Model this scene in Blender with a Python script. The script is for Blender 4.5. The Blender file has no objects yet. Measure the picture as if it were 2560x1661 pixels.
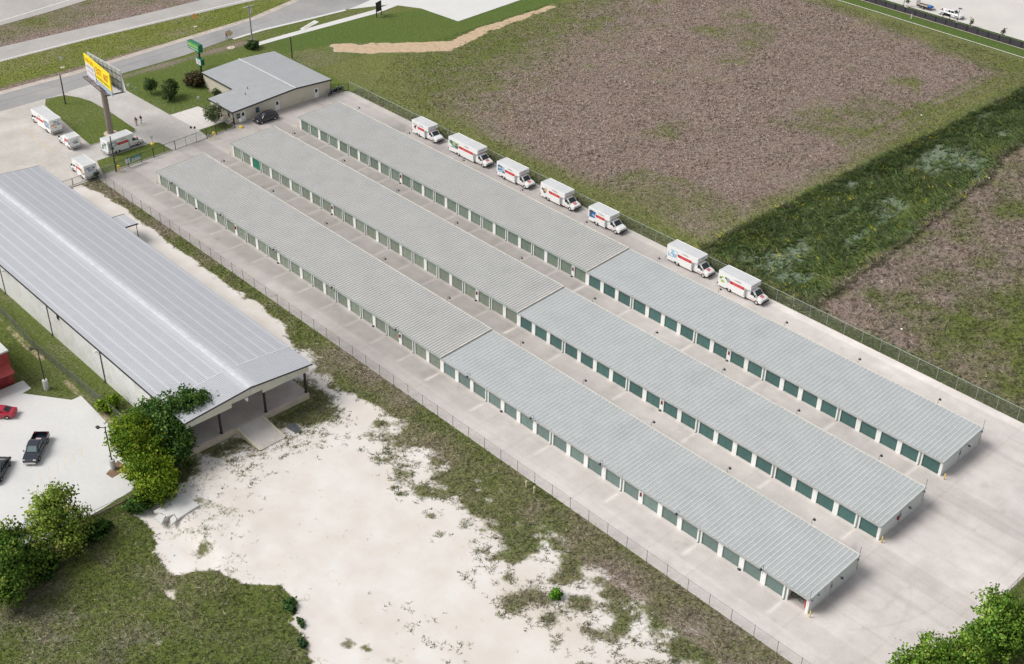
import bpy, math, random
import numpy as np
from mathutils import Vector, Matrix

random.seed(7)
rng = np.random.default_rng(11)
PI = math.pi
C = bpy.context.scene.collection
scene = bpy.context.scene

# ------------------------------------------------------------------ camera, sky, sun, exposure
cam_d = bpy.data.cameras.new("camera")
cam = bpy.data.objects.new("camera", cam_d)
C.objects.link(cam)
scene.camera = cam
yaw, pitch, roll = math.radians(136.13375), math.radians(33.8), math.radians(1.08937)
fw = Vector((math.cos(yaw) * math.cos(pitch), math.sin(yaw) * math.cos(pitch), -math.sin(pitch)))
rt = Vector((math.sin(yaw), -math.cos(yaw), 0.0))
upv = rt.cross(fw)
r2 = math.cos(roll) * rt + math.sin(roll) * upv
u2 = -math.sin(roll) * rt + math.cos(roll) * upv
M = Matrix(((r2.x, u2.x, -fw.x), (r2.y, u2.y, -fw.y), (r2.z, u2.z, -fw.z)))
cam.matrix_world = Matrix.Translation((185.96868, -92.35728, 102.8136)) @ M.to_4x4()
cam_d.sensor_width = 36.0
cam_d.lens = 3149.207 / 2560.0 * 36.0
cam_d.clip_start = 1.0
cam_d.clip_end = 6000.0

SUN_EL = math.radians(48)
SUN_AZ = Vector((-0.66, -0.75, 0)).normalized()      # horizontal direction towards the sun
world = bpy.data.worlds.new("World")
scene.world = world
world.use_nodes = True
wn = world.node_tree
wn.nodes.clear()
sky = wn.nodes.new("ShaderNodeTexSky")
sky.sky_type = 'NISHITA'
sky.sun_disc = False
sky.sun_elevation = SUN_EL
sky.sun_rotation = math.atan2(SUN_AZ.x, SUN_AZ.y)
sky.air_density = 1.0
sky.dust_density = 3.0
hs = wn.nodes.new("ShaderNodeHueSaturation")
hs.inputs["Saturation"].default_value = 0.22
bg = wn.nodes.new("ShaderNodeBackground")
bg.inputs["Strength"].default_value = 0.125
wo = wn.nodes.new("ShaderNodeOutputWorld")
wn.links.new(sky.outputs[0], hs.inputs["Color"])
wn.links.new(hs.outputs[0], bg.inputs["Color"])
wn.links.new(bg.outputs[0], wo.inputs["Surface"])

sun_d = bpy.data.lights.new("sun", 'SUN')
sun_d.energy = 2.0
sun_d.angle = math.radians(30)
sun_d.color = (1.0, 0.96, 0.90)
sun = bpy.data.objects.new("sun", sun_d)
C.objects.link(sun)
sdir = Vector((-SUN_AZ.x * math.cos(SUN_EL), -SUN_AZ.y * math.cos(SUN_EL), -math.sin(SUN_EL)))
sun.rotation_euler = sdir.to_track_quat('-Z', 'Y').to_euler()
sun.location = (60, 20, 200)

scene.view_settings.view_transform = 'Standard'
scene.view_settings.look = 'None'
scene.view_settings.gamma = 1.0
scene.view_settings.exposure = 0.16
scene.render.engine = 'CYCLES'
scene.cycles.max_bounces = 6
scene.cycles.transparent_max_bounces = 12

# ------------------------------------------------------------------ materials
MATS = {}

def pmat(name, col, rough=0.6, metal=0.0, var=0.10, scale=1.2, fine=0.06, bump=0.0, spec=0.4, dirt=None, dirt_amt=0.0, dirt_scale=0.6):
    if name in MATS:
        return MATS[name]
    m = bpy.data.materials.new(name)
    m.use_nodes = True
    nt = m.node_tree
    N, L = nt.nodes, nt.links
    b = N["Principled BSDF"]
    b.inputs["Roughness"].default_value = rough
    b.inputs["Metallic"].default_value = metal
    b.inputs["Specular IOR Level"].default_value = spec
    tc = N.new("ShaderNodeTexCoord")
    n1 = N.new("ShaderNodeTexNoise"); n1.inputs["Scale"].default_value = scale; n1.inputs["Detail"].default_value = 4
    n2 = N.new("ShaderNodeTexNoise"); n2.inputs["Scale"].default_value = scale * 9; n2.inputs["Detail"].default_value = 3
    L.new(tc.outputs["Object"], n1.inputs["Vector"]); L.new(tc.outputs["Object"], n2.inputs["Vector"])
    mp = N.new("ShaderNodeMapRange"); mp.inputs[1].default_value = 0.3; mp.inputs[2].default_value = 0.7
    mp.inputs[3].default_value = 1 - var; mp.inputs[4].default_value = 1 + var
    L.new(n1.outputs["Fac"], mp.inputs[0])
    mp2 = N.new("ShaderNodeMapRange"); mp2.inputs[1].default_value = 0.3; mp2.inputs[2].default_value = 0.7
    mp2.inputs[3].default_value = 1 - fine; mp2.inputs[4].default_value = 1 + fine
    L.new(n2.outputs["Fac"], mp2.inputs[0])
    mu = N.new("ShaderNodeMath"); mu.operation = 'MULTIPLY'
    L.new(mp.outputs[0], mu.inputs[0]); L.new(mp2.outputs[0], mu.inputs[1])
    vm = N.new("ShaderNodeVectorMath"); vm.operation = 'SCALE'
    vm.inputs[0].default_value = col[:3]
    L.new(mu.outputs[0], vm.inputs["Scale"])
    out = vm.outputs[0]
    if dirt is not None:
        n3 = N.new("ShaderNodeTexNoise"); n3.inputs["Scale"].default_value = dirt_scale; n3.inputs["Detail"].default_value = 5
        L.new(tc.outputs["Object"], n3.inputs["Vector"])
        m3 = N.new("ShaderNodeMapRange"); m3.inputs[1].default_value = 0.5; m3.inputs[2].default_value = 0.75
        m3.inputs[3].default_value = 0; m3.inputs[4].default_value = dirt_amt
        L.new(n3.outputs["Fac"], m3.inputs[0])
        mx = N.new("ShaderNodeMix"); mx.data_type = 'RGBA'
        L.new(m3.outputs[0], mx.inputs[0]); L.new(out, mx.inputs[6])
        mx.inputs[7].default_value = (*dirt, 1)
        out = mx.outputs[2]
    L.new(out, b.inputs["Base Color"])
    if bump:
        bp = N.new("ShaderNodeBump"); bp.inputs["Strength"].default_value = bump; bp.inputs["Distance"].default_value = 0.05
        L.new(n2.outputs["Fac"], bp.inputs["Height"]); L.new(bp.outputs[0], b.inputs["Normal"])
    MATS[name] = m
    return m

def attr_mat(name, attr, rough=0.8, transl=0.0):
    if name in MATS:
        return MATS[name]
    m = bpy.data.materials.new(name); m.use_nodes = True
    nt = m.node_tree; N, L = nt.nodes, nt.links
    b = N["Principled BSDF"]; b.inputs["Roughness"].default_value = rough
    b.inputs["Specular IOR Level"].default_value = 0.25
    a = N.new("ShaderNodeAttribute"); a.attribute_name = attr
    L.new(a.outputs["Color"], b.inputs["Base Color"])
    if transl > 0:
        t = N.new("ShaderNodeBsdfTranslucent"); L.new(a.outputs["Color"], t.inputs["Color"])
        mx = N.new("ShaderNodeMixShader"); mx.inputs[0].default_value = transl
        L.new(b.outputs[0], mx.inputs[1]); L.new(t.outputs[0], mx.inputs[2])
        L.new(mx.outputs[0], N["Material Output"].inputs["Surface"])
    MATS[name] = m
    return m

def wire_mat(name, col, pitch, wire):
    """chain link: thin crossing wires, open between them"""
    m = bpy.data.materials.new(name); m.use_nodes = True
    nt = m.node_tree; N, L = nt.nodes, nt.links
    b = N["Principled BSDF"]; b.inputs["Base Color"].default_value = (*col, 1); b.inputs["Roughness"].default_value = 0.5
    tc = N.new("ShaderNodeTexCoord"); sp = N.new("ShaderNodeSeparateXYZ")
    L.new(tc.outputs["Object"], sp.inputs[0])
    ad = N.new("ShaderNodeMath"); ad.operation = 'ADD'; L.new(sp.outputs[0], ad.inputs[0]); L.new(sp.outputs[1], ad.inputs[1])
    outs = []
    for sgn in (1, -1):
        ml = N.new("ShaderNodeMath"); ml.operation = 'MULTIPLY_ADD'; L.new(sp.outputs[2], ml.inputs[0]); ml.inputs[1].default_value = sgn
        L.new(ad.outputs[0], ml.inputs[2])
        dv = N.new("ShaderNodeMath"); dv.operation = 'DIVIDE'; L.new(ml.outputs[0], dv.inputs[0]); dv.inputs[1].default_value = pitch
        fr = N.new("ShaderNodeMath"); fr.operation = 'FRACT'; L.new(dv.outputs[0], fr.inputs[0])
        lt = N.new("ShaderNodeMath"); lt.operation = 'LESS_THAN'; L.new(fr.outputs[0], lt.inputs[0]); lt.inputs[1].default_value = wire
        outs.append(lt)
    mxm = N.new("ShaderNodeMath"); mxm.operation = 'MAXIMUM'
    L.new(outs[0].outputs[0], mxm.inputs[0]); L.new(outs[1].outputs[0], mxm.inputs[1])
    tr = N.new("ShaderNodeBsdfTransparent"); mx = N.new("ShaderNodeMixShader")
    L.new(mxm.outputs[0], mx.inputs[0]); L.new(tr.outputs[0], mx.inputs[1]); L.new(b.outputs[0], mx.inputs[2])
    L.new(mx.outputs[0], N["Material Output"].inputs["Surface"])
    return m

def glass_mat(name, col=(0.03, 0.04, 0.045), rough=0.08):
    if name in MATS: return MATS[name]
    m = bpy.data.materials.new(name); m.use_nodes = True
    b = m.node_tree.nodes["Principled BSDF"]
    b.inputs["Base Color"].default_value = (*col, 1); b.inputs["Roughness"].default_value = rough
    b.inputs["Specular IOR Level"].default_value = 0.6
    MATS[name] = m
    return m

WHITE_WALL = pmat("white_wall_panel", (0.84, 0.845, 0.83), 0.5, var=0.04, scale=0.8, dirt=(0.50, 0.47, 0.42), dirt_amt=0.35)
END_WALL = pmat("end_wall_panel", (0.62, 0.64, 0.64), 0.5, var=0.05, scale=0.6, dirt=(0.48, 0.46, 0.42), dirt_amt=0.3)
DOOR_OLD = pmat("faded_green_door", (0.21, 0.245, 0.195), 0.55, var=0.08, scale=0.5)
DOOR_OLD2 = pmat("grey_green_door", (0.165, 0.215, 0.17), 0.55, var=0.08, scale=0.5)
DOOR_NEW = pmat("dark_teal_door", (0.06, 0.135, 0.125), 0.5, var=0.08, scale=0.5)
DOOR_NEW1 = pmat("greyish_teal_door", (0.145, 0.205, 0.19), 0.5, var=0.08, scale=0.5)
DOOR_BRIGHT = pmat("bright_green_door", (0.012, 0.17, 0.10), 0.45, var=0.06)
TRIM_GREEN = pmat("pale_green_trim", (0.36, 0.42, 0.38), 0.5)
DOWNSPOUT = pmat("grey_green_downspout", (0.22, 0.29, 0.25), 0.5)
ROOF_A = pmat("old_galvalume_pan", (0.415, 0.415, 0.405), 0.42, 0.25, var=0.08, scale=0.35, dirt=(0.36, 0.34, 0.32), dirt_amt=0.5, dirt_scale=0.25)  # pan toned darker than its rib: rib shading put into the colour
ROOF_A_RIB = pmat("old_galvalume_rib", (0.555, 0.55, 0.53), 0.45, 0.15, var=0.06, scale=0.3)
ROOF_B = pmat("grey_roof_pan", (0.49, 0.51, 0.51), 0.42, 0.25, var=0.07, scale=0.35, dirt=(0.38, 0.40, 0.40), dirt_amt=0.4, dirt_scale=0.25)  # darker than grey rib, shade between ribs painted in
ROOF_B_RIB = pmat("grey_roof_rib", (0.575, 0.595, 0.59), 0.42, 0.15, var=0.06, scale=0.3)
RIDGE_TRIM = pmat("pale_roof_trim", (0.64, 0.62, 0.55), 0.5)
DARK_METAL = pmat("dark_metal", (0.03, 0.03, 0.033), 0.5)
BLACK_IRON = pmat("black_iron", (0.018, 0.018, 0.02), 0.45)
BROWN_STEEL = pmat("brown_steel", (0.045, 0.03, 0.025), 0.5)
GALV = pmat("galvanised_steel", (0.42, 0.44, 0.44), 0.4, 0.5)
YELLOW = pmat("yellow_paint", (0.78, 0.56, 0.08), 0.5, var=0.08)
PALE_YELLOW = pmat("faded_yellow_paint", (0.75, 0.60, 0.20), 0.55, var=0.08)
RED = pmat("red_paint", (0.55, 0.02, 0.02), 0.45)
TRUCK_WHITE = pmat("truck_white", (0.86, 0.86, 0.85), 0.35, var=0.025, dirt=(0.66, 0.65, 0.62), dirt_amt=0.25)
TRUCK_ROOF = pmat("truck_roof_grey", (0.60, 0.61, 0.62), 0.45, var=0.05, scale=0.5, dirt=(0.5, 0.5, 0.48), dirt_amt=0.4)
TRUCK_RED = pmat("truck_red_band", (0.62, 0.03, 0.035), 0.4)
TRUCK_GREY = pmat("truck_grey_trim", (0.38, 0.38, 0.38), 0.45)
TYRE = pmat("tyre_rubber", (0.02, 0.02, 0.02), 0.9)
RIM = pmat("wheel_rim", (0.66, 0.65, 0.63), 0.35, 0.2)
GLASS = glass_mat("vehicle_glass")
GLASS_L = glass_mat("pale_vehicle_glass", (0.16, 0.21, 0.22), 0.12)
WIN_GLASS = glass_mat("window_glass", (0.05, 0.10, 0.10), 0.1)
BLACK_INK = pmat("black_lettering", (0.02, 0.02, 0.02), 0.5)
WHITE_INK = pmat("white_lettering", (0.8, 0.8, 0.8), 0.5)
LAMP_LENS = pmat("headlight_lens", (0.72, 0.73, 0.68), 0.15)
TAIL = pmat("tail_lamp_red", (0.45, 0.02, 0.02), 0.3)
CREAM_WALL = pmat("cream_metal_wall", (0.60, 0.56, 0.46), 0.55, var=0.04, scale=0.5, dirt=(0.50, 0.46, 0.38), dirt_amt=0.3)
CONC = pmat("concrete", (0.55, 0.52, 0.48), 0.85, var=0.12, scale=0.25, fine=0.06, dirt=(0.42, 0.39, 0.36), dirt_amt=0.45, dirt_scale=0.12)
CONC_W = pmat("white_concrete", (0.65, 0.645, 0.63), 0.85, var=0.035, scale=0.2, fine=0.03, dirt=(0.66, 0.65, 0.64), dirt_amt=0.35, dirt_scale=0.12)
CONC_G = pmat("grey_concrete", (0.46, 0.44, 0.42), 0.85, var=0.12, scale=0.2, fine=0.06, dirt=(0.36, 0.33, 0.31), dirt_amt=0.4, dirt_scale=0.2)
CONC_TAN = pmat("tan_concrete", (0.56, 0.48, 0.38), 0.85, var=0.12)
BARK = pmat("bark", (0.10, 0.075, 0.055), 0.9, var=0.25, scale=4, bump=0.4)
WOODPOLE = pmat("weathered_wood_pole", (0.06, 0.05, 0.045), 0.8, var=0.2, scale=3)
GREYPOLE = pmat("grey_wood_pole", (0.30, 0.32, 0.30), 0.8, var=0.15, scale=2)
SKIN = pmat("skin", (0.42, 0.26, 0.19), 0.6)

# ------------------------------------------------------------------ mesh helpers
class MB:
    def __init__(s):
        s.v = []; s.f = []; s.mi = []
    def add(s, vs, fs, mi=0):
        o = len(s.v); s.v += [tuple(p) for p in vs]
        s.f += [tuple(i + o for i in f) for f in fs]; s.mi += [mi] * len(fs); return s
    def box(s, x0, x1, y0, y1, z0, z1, mi=0):
        return s.add([(x0,y0,z0),(x1,y0,z0),(x1,y1,z0),(x0,y1,z0),(x0,y0,z1),(x1,y0,z1),(x1,y1,z1),(x0,y1,z1)],
              [(0,3,2,1),(4,5,6,7),(0,1,5,4),(1,2,6,5),(2,3,7,6),(3,0,4,7)], mi)
    def bevbox(s, x0, x1, y0, y1, z0, z1, b=0.05, mi=0):
        # box with chamfered vertical and top edges
        def ring(d, z): return [(x0+d,y0,z),(x1-d,y0,z),(x1,y0+d,z),(x1,y1-d,z),(x1-d,y1,z),(x0+d,y1,z),(x0,y1-d,z),(x0,y0+d,z)]
        def ring2(e, z):
            X0,X1,Y0,Y1 = x0+e,x1-e,y0+e,y1-e
            return [(X0+b,Y0,z),(X1-b,Y0,z),(X1,Y0+b,z),(X1,Y1-b,z),(X1-b,Y1,z),(X0+b,Y1,z),(X0,Y1-b,z),(X0,Y0+b,z)]
        vs = ring(b, z0) + ring(b, z1-b) + ring2(b, z1)
        fs = [tuple(range(7,-1,-1)), tuple(range(16,24))]
        for r in (0,8):
            for i in range(8): fs.append((r+i, r+(i+1)%8, r+8+(i+1)%8, r+8+i))
        return s.add(vs, fs, mi)
    def prism(s, poly, z0, z1, mi=0, side=None):
        n = len(poly)
        area = sum(poly[i][0]*poly[(i+1)%n][1]-poly[(i+1)%n][0]*poly[i][1] for i in range(n))
        if area < 0: poly = poly[::-1]
        vs = [(x,y,z0) for x,y in poly] + [(x,y,z1) for x,y in poly]
        s.add(vs, [tuple(range(n,2*n)), tuple(range(n-1,-1,-1))], mi)
        return s.add(vs, [(i,(i+1)%n,n+(i+1)%n,n+i) for i in range(n)], mi if side is None else side)
    def extr(s, prof, axis, a0, a1, mi=0):
        """profile of (u,z) extruded along axis 'x' (u=y) or 'y' (u=x)"""
        n = len(prof)
        if axis == 'x': vs = [(a0,u,z) for u,z in prof] + [(a1,u,z) for u,z in prof]
        else: vs = [(u,a0,z) for u,z in prof] + [(u,a1,z) for u,z in prof]
        return s.add(vs, [tuple(range(n)), tuple(range(2*n-1,n-1,-1))] + [(i,(i+1)%n,n+(i+1)%n,n+i) for i in range(n)], mi)
    def tube(s, p, q, r, r2=None, n=8, mi=0, caps=True):
        p, q = Vector(p), Vector(q); r2 = r if r2 is None else r2
        d = (q-p).normalized(); a = Vector((0,0,1)) if abs(d.z) < .9 else Vector((1,0,0))
        u = d.cross(a).normalized(); w = d.cross(u)
        vs = []
        for c, rr in ((p,r),(q,r2)):
            for i in range(n):
                t = 2*PI*i/n; vs.append(c + rr*(math.cos(t)*u + math.sin(t)*w))
        fs = [(i, n+i, n+(i+1)%n, (i+1)%n) for i in range(n)]
        if caps: fs += [tuple(range(n)), tuple(range(2*n-1,n-1,-1))]
        return s.add(vs, fs, mi)
    def path(s, pts, r, n=6, mi=0):
        for a, b in zip(pts[:-1], pts[1:]): s.tube(a, b, r, n=n, mi=mi)
        return s
    def quad(s, a, b, c, d, mi=0): return s.add([a,b,c,d], [(0,1,2,3)], mi)
    def ellipsoid(s, c, rx, ry, rz, nu=10, nv=6, mi=0):
        vs = [(c[0],c[1],c[2]-rz)]
        for j in range(1,nv):
            ph = -PI/2 + PI*j/nv
            for i in range(nu):
                t = 2*PI*i/nu; vs.append((c[0]+rx*math.cos(ph)*math.cos(t), c[1]+ry*math.cos(ph)*math.sin(t), c[2]+rz*math.sin(ph)))
        vs.append((c[0],c[1],c[2]+rz)); fs = []
        for i in range(nu):
            fs.append((0, 1+(i+1)%nu, 1+i)); fs.append((len(vs)-1, 1+(nv-2)*nu+i, 1+(nv-2)*nu+(i+1)%nu))
        for j in range(nv-2):
            for i in range(nu):
                fs.append((1+j*nu+i, 1+j*nu+(i+1)%nu, 1+(j+1)*nu+(i+1)%nu, 1+(j+1)*nu+i))
        return s.add(vs, fs, mi)
    def mesh(s, name, mats, smooth=False):
        me = bpy.data.meshes.new(name)
        me.from_pydata([tuple(p) for p in s.v], [], s.f)
        mats = mats if isinstance(mats, (list, tuple)) else [mats]
        for m in mats: me.materials.append(m)
        if len(mats) > 1: me.polygons.foreach_set("material_index", s.mi)
        if smooth: me.polygons.foreach_set("use_smooth", [True]*len(s.f))
        me.update()
        return me
    def build(s, name, mats, parent=None, loc=(0,0,0), rz=0, smooth=False):
        return link(name, s.mesh(name, mats, smooth), parent, loc, rz)

def link(name, me, parent=None, loc=(0,0,0), rz=0):
    o = bpy.data.objects.new(name, me); C.objects.link(o)
    o.location = loc; o.rotation_euler = (0,0,rz)
    if parent is not None: o.parent = parent
    return o

def tag(o, label=None, cat=None, group=None, kind=None):
    if label: o["label"] = label
    if cat: o["category"] = cat
    if group: o["group"] = group
    if kind: o["kind"] = kind
    return o

def thing(name, label, cat, loc=(0,0,0), rz=0, group=None):
    o = bpy.data.objects.new(name, None); C.objects.link(o)
    o.location = loc; o.rotation_euler = (0,0,rz); o.empty_display_size = 0.5
    return tag(o, label, cat, group)

def dup(root, label=None, loc=None, rz=None, group=None):
    r = root.copy(); C.objects.link(r)
    if loc is not None: r.location = loc
    if rz is not None: r.rotation_euler = (0,0,rz)
    if label: r["label"] = label
    if group: r["group"] = group
    def rec(src, dst):
        for ch in src.children:
            c = ch.copy(); C.objects.link(c); c.parent = dst
            rec(ch, c)
    rec(root, r)
    return r

TXT = {}
def text_geo(s, size):
    if s not in TXT:
        cu = bpy.data.curves.new("lettering", 'FONT'); cu.body = s; cu.size = 1.0; cu.align_x = 'CENTER'; cu.align_y = 'CENTER'
        cu.resolution_u = 2
        o = bpy.data.objects.new("lettering", cu); C.objects.link(o)
        dg = bpy.context.evaluated_depsgraph_get(); dg.update()
        me = bpy.data.meshes.new_from_object(o.evaluated_get(dg))
        vs = [tuple(v.co) for v in me.vertices]; fs = [tuple(p.vertices) for p in me.polygons]
        bpy.data.objects.remove(o); bpy.data.curves.remove(cu); bpy.data.meshes.remove(me)
        TXT[s] = (vs, fs)
    vs, fs = TXT[s]
    return [(x*size, y*size) for x, y, z in vs], fs

def add_text(mb, s, size, org, ux, uy, mi=0, sx=1.0):
    vs, fs = text_geo(s, size)
    org, ux, uy = Vector(org), Vector(ux).normalized(), Vector(uy).normalized()
    mb.add([org + ux*(x*sx) + uy*y for x, y in vs], fs, mi)

def glyph_lines(mb, org, ux, uy, w, h, n, mi=0, fill=0.8):
    """unreadable small print: rows of short strokes"""
    org, ux, uy = Vector(org), Vector(ux).normalized(), Vector(uy).normalized()
    x = -w/2; st = w/n
    for i in range(n):
        ww = st*fill*random.uniform(.6, 1.0); hh = h*random.uniform(.7, 1.0)
        a = org + ux*x - uy*hh/2
        mb.quad(a, a+ux*ww, a+ux*ww+uy*hh, a+uy*hh, mi)
        x += st

# ------------------------------------------------------------------ numpy noise and regions
def vnoise(X, Y, sc, seed):
    r = np.random.default_rng(seed).random((256,256))
    x = X/sc + 1000; y = Y/sc + 1000
    xi = np.floor(x).astype(int); yi = np.floor(y).astype(int); fx = x-xi; fy = y-yi
    fx = fx*fx*(3-2*fx); fy = fy*fy*(3-2*fy)
    g = lambda a,b: r[a % 256, b % 256]
    return (g(xi,yi)*(1-fx)+g(xi+1,yi)*fx)*(1-fy) + (g(xi,yi+1)*(1-fx)+g(xi+1,yi+1)*fx)*fy

def fbm(X, Y, sc, seed, o=4):
    t = 0; a = 1; n = 0
    for i in range(o):
        t = t + a*vnoise(X, Y, sc/2**i, seed+i*17); n += a; a *= .55
    return t/n

def inside(X, Y, poly):
    r = np.zeros(X.shape, bool); n = len(poly)
    for i in range(n):
        x1,y1 = poly[i]; x2,y2 = poly[(i+1)%n]
        if y1 == y2: continue
        c = ((y1 > Y) != (y2 > Y)) & (X < (x2-x1)*(Y-y1)/(y2-y1)+x1)
        r ^= c
    return r

def sdist(X, Y, poly):
    """signed distance, positive inside"""
    d = np.full(X.shape, 1e9); n = len(poly)
    for i in range(n):
        x1,y1 = poly[i]; x2,y2 = poly[(i+1)%n]
        dx,dy = x2-x1,y2-y1; l = dx*dx+dy*dy+1e-12
        t = np.clip(((X-x1)*dx+(Y-y1)*dy)/l,0,1)
        d = np.minimum(d, np.hypot(X-x1-t*dx, Y-y1-t*dy))
    return np.where(inside(X,Y,poly), d, -d)

def sst(x, a, b):
    t = np.clip((x-a)/(b-a),0,1); return t*t*(3-2*t)

SAND = [(-9,-17),(-9.2,-10.4),(-3.5,-8.7),(8,-8.7),(17,-9.0),(38,-9.1),(51,-8.9),(56,-9.3),(60.6,-10.0),(65,-10.7),(70.6,-11.6),(75.7,-11.4),(82,-10.6),(88,-11.4),(95,-11.2),
        (101,-11.0),(118,-11.0),(131,-10.6),(140,-10.5),(175,-10.5),(175,-75),(128,-75),(112,-52),(106.6,-44.6),(103,-42.9),(99.7,-42.2),(97.7,-40.1),
        (95,-40.6),(93.5,-42.2),(91,-43.6),(87.3,-44.5),(84.8,-47.8),(80,-47.8),(78,-46.4),(73,-46.0),(72.5,-38.5),(70,-36.4),(60,-36),(60,-17)]
FIELD = [(-22,75),(-8,58),(0,55),(40,54.5),(77,55.5),(77.8,84),(78,106),(76,128),(75,163),(51,166.5),(10,172),(-40,172),(-24,120),(-20,95)]
DITCH = [(78.6,54),(77.9,84),(78.2,106),(79,130),(80,160),(82,215),(100,215),(95.5,160),(92.8,133),(93.8,121.7),(96.5,112),(99.5,75),(99.9,66),(101,54)]
FIELD2 = [(100.5,52.5),(99.9,66),(99.5,75),(96.5,112),(94,121.7),(92.8,133),(95.5,160),(100,215),(230,215),(230,52.5)]
MOUND = [(-45,49),(-43.5,82),(-39,92.7),(-28,93.6),(-29.5,115),(-26,130),(-22,122),(-21.3,115),(-21.4,95),(-19.3,84),(-27.3,73.4),(-34.7,63.9),(-37,52)]
PATH = [(-36,62),(-27.3,73.4),(-19.3,84),(-21.5,94),(-21.3,118),(-19.5,118),(-18.0,95),(-14.5,80),(-24.5,67),(-31,61)]
TLAWN = [(-40,174.2),(230,172.6),(230,183),(-40,183)]
YARD = [(-9.6,-7.05),(151.3,-7.05),(151.3,49.9),(-11.6,49.9),(-13.4,46.4),(-13.0,23.2),(-11.6,22.9),(-10.4,9),(-9.8,-3.5)]
LOT = [(-48.3,-70),(-48.2,-7),(-48.2,6.8),(-49.4,19.5),(-41.4,16.2),(-25.0,16.6),(-25.0,22.9),(-22.0,23.2),(-15.2,23.4),(-11.8,22.95),(-10.4,9),(-9.8,-3.5),(-9.65,-7.0),(-9.5,-17),(-9.5,-70)]
ROAD_F = [(-57.0,-90),(-57.0,-3.3),(-56.5,12.6),(-58.0,34),(-59.3,59.3),(-63.4,74.2),(-72,120),(-90,190),(-78,195),(-58,120),(-51.5,95),(-50.6,80),(-51.3,70.3),(-52.5,56.2),(-52.3,47.7),(-50.3,35.4),(-49.9,20.2),(-48.2,6.8),(-48.3,-7),(-48.3,-90)]
ROAD_H = [(-80.6,-110),(-80.5,7.5),(-79.7,24.6),(-78.7,41.2),(-78.5,57),(-78,120),(-78,260),(-69,260),(-69.2,120),(-70,65.8),(-71.1,48.1),(-72.3,23.8),(-72.4,3.8),(-72.5,-110)]
ROAD_M = [(-93,-110),(-93.1,13.3),(-94.2,25.2),(-96,36.2),(-99,60),(-112,200),(-132,200),(-118,60),(-108,13),(-106,-110)]
APRON = [(-50.4,79),(-46.8,88.5),(-44.5,90.1),(-39.7,92.7),(-27.4,93.6),(-28.7,115),(-31,160),(-75,160),(-62,120),(-54,95),(-50.9,82)]
WALK = [(-44.7,49.2),(-44.7,55.7),(-44.4,65.6),(-43.9,83.0),(-45.0,90.0),(-46.8,88.4),(-46.1,83),(-46.4,69),(-46.5,57),(-46.4,49.2)]
WLOT = [(39.1,-44.1),(41.5,-44.1),(41.8,-45.5),(47.6,-41.3),(47.6,-39.9),(57.4,-40.3),(67.4,-42.3),(69.5,-44.5),(70.2,-49.5),(70.6,-58),(70.8,-95),(10,-95),(10,-47.5),(39.1,-47.5)]
TLOT = [(-60,182.9),(230,182.9),(230,330),(-60,330)]
PAVED = [YARD, LOT, ROAD_F, ROAD_H, ROAD_M, APRON, WALK, WLOT, TLOT, [(-9.8,-36.1),(69.3,-36.1),(69.3,-17.2),(-9.8,-17.2)], [(-33,29.1),(-21.3,29.1),(-21.3,23.4),(-13,23.4),(-13,46.6),(-33,46.6)]]

BLOBS = [(80.3,-16.2,1.2),(88.7,-17.9,1.6),(93.5,-18.1,2.0),(97.6,-20.5,1.0),(100.8,-21.5,.9),(101.5,-18,1.3),(98.1,-15.4,1.6),(114.9,-22.6,2.4),
         (119.3,-21.5,2.0),(124.8,-19.2,2.2),(119.7,-17.2,2.5),(79.3,-13.9,1.5),(84.5,-14.5,1.5),(83.8,-43.5,1.8),(62.6,-18.2,.8),(90.5,-20.5,.8),(92,-20.5,.8),
         (111.5,-20.5,1.5),(122,-23.5,1.0),(29.5,-14.1,.6),(12.5,-13.6,.7),(109,-39,.8),(112,-38,.7),(126.5,-24,1.2),(130,-20,1.6),(107,-40,1.0)]

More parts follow.
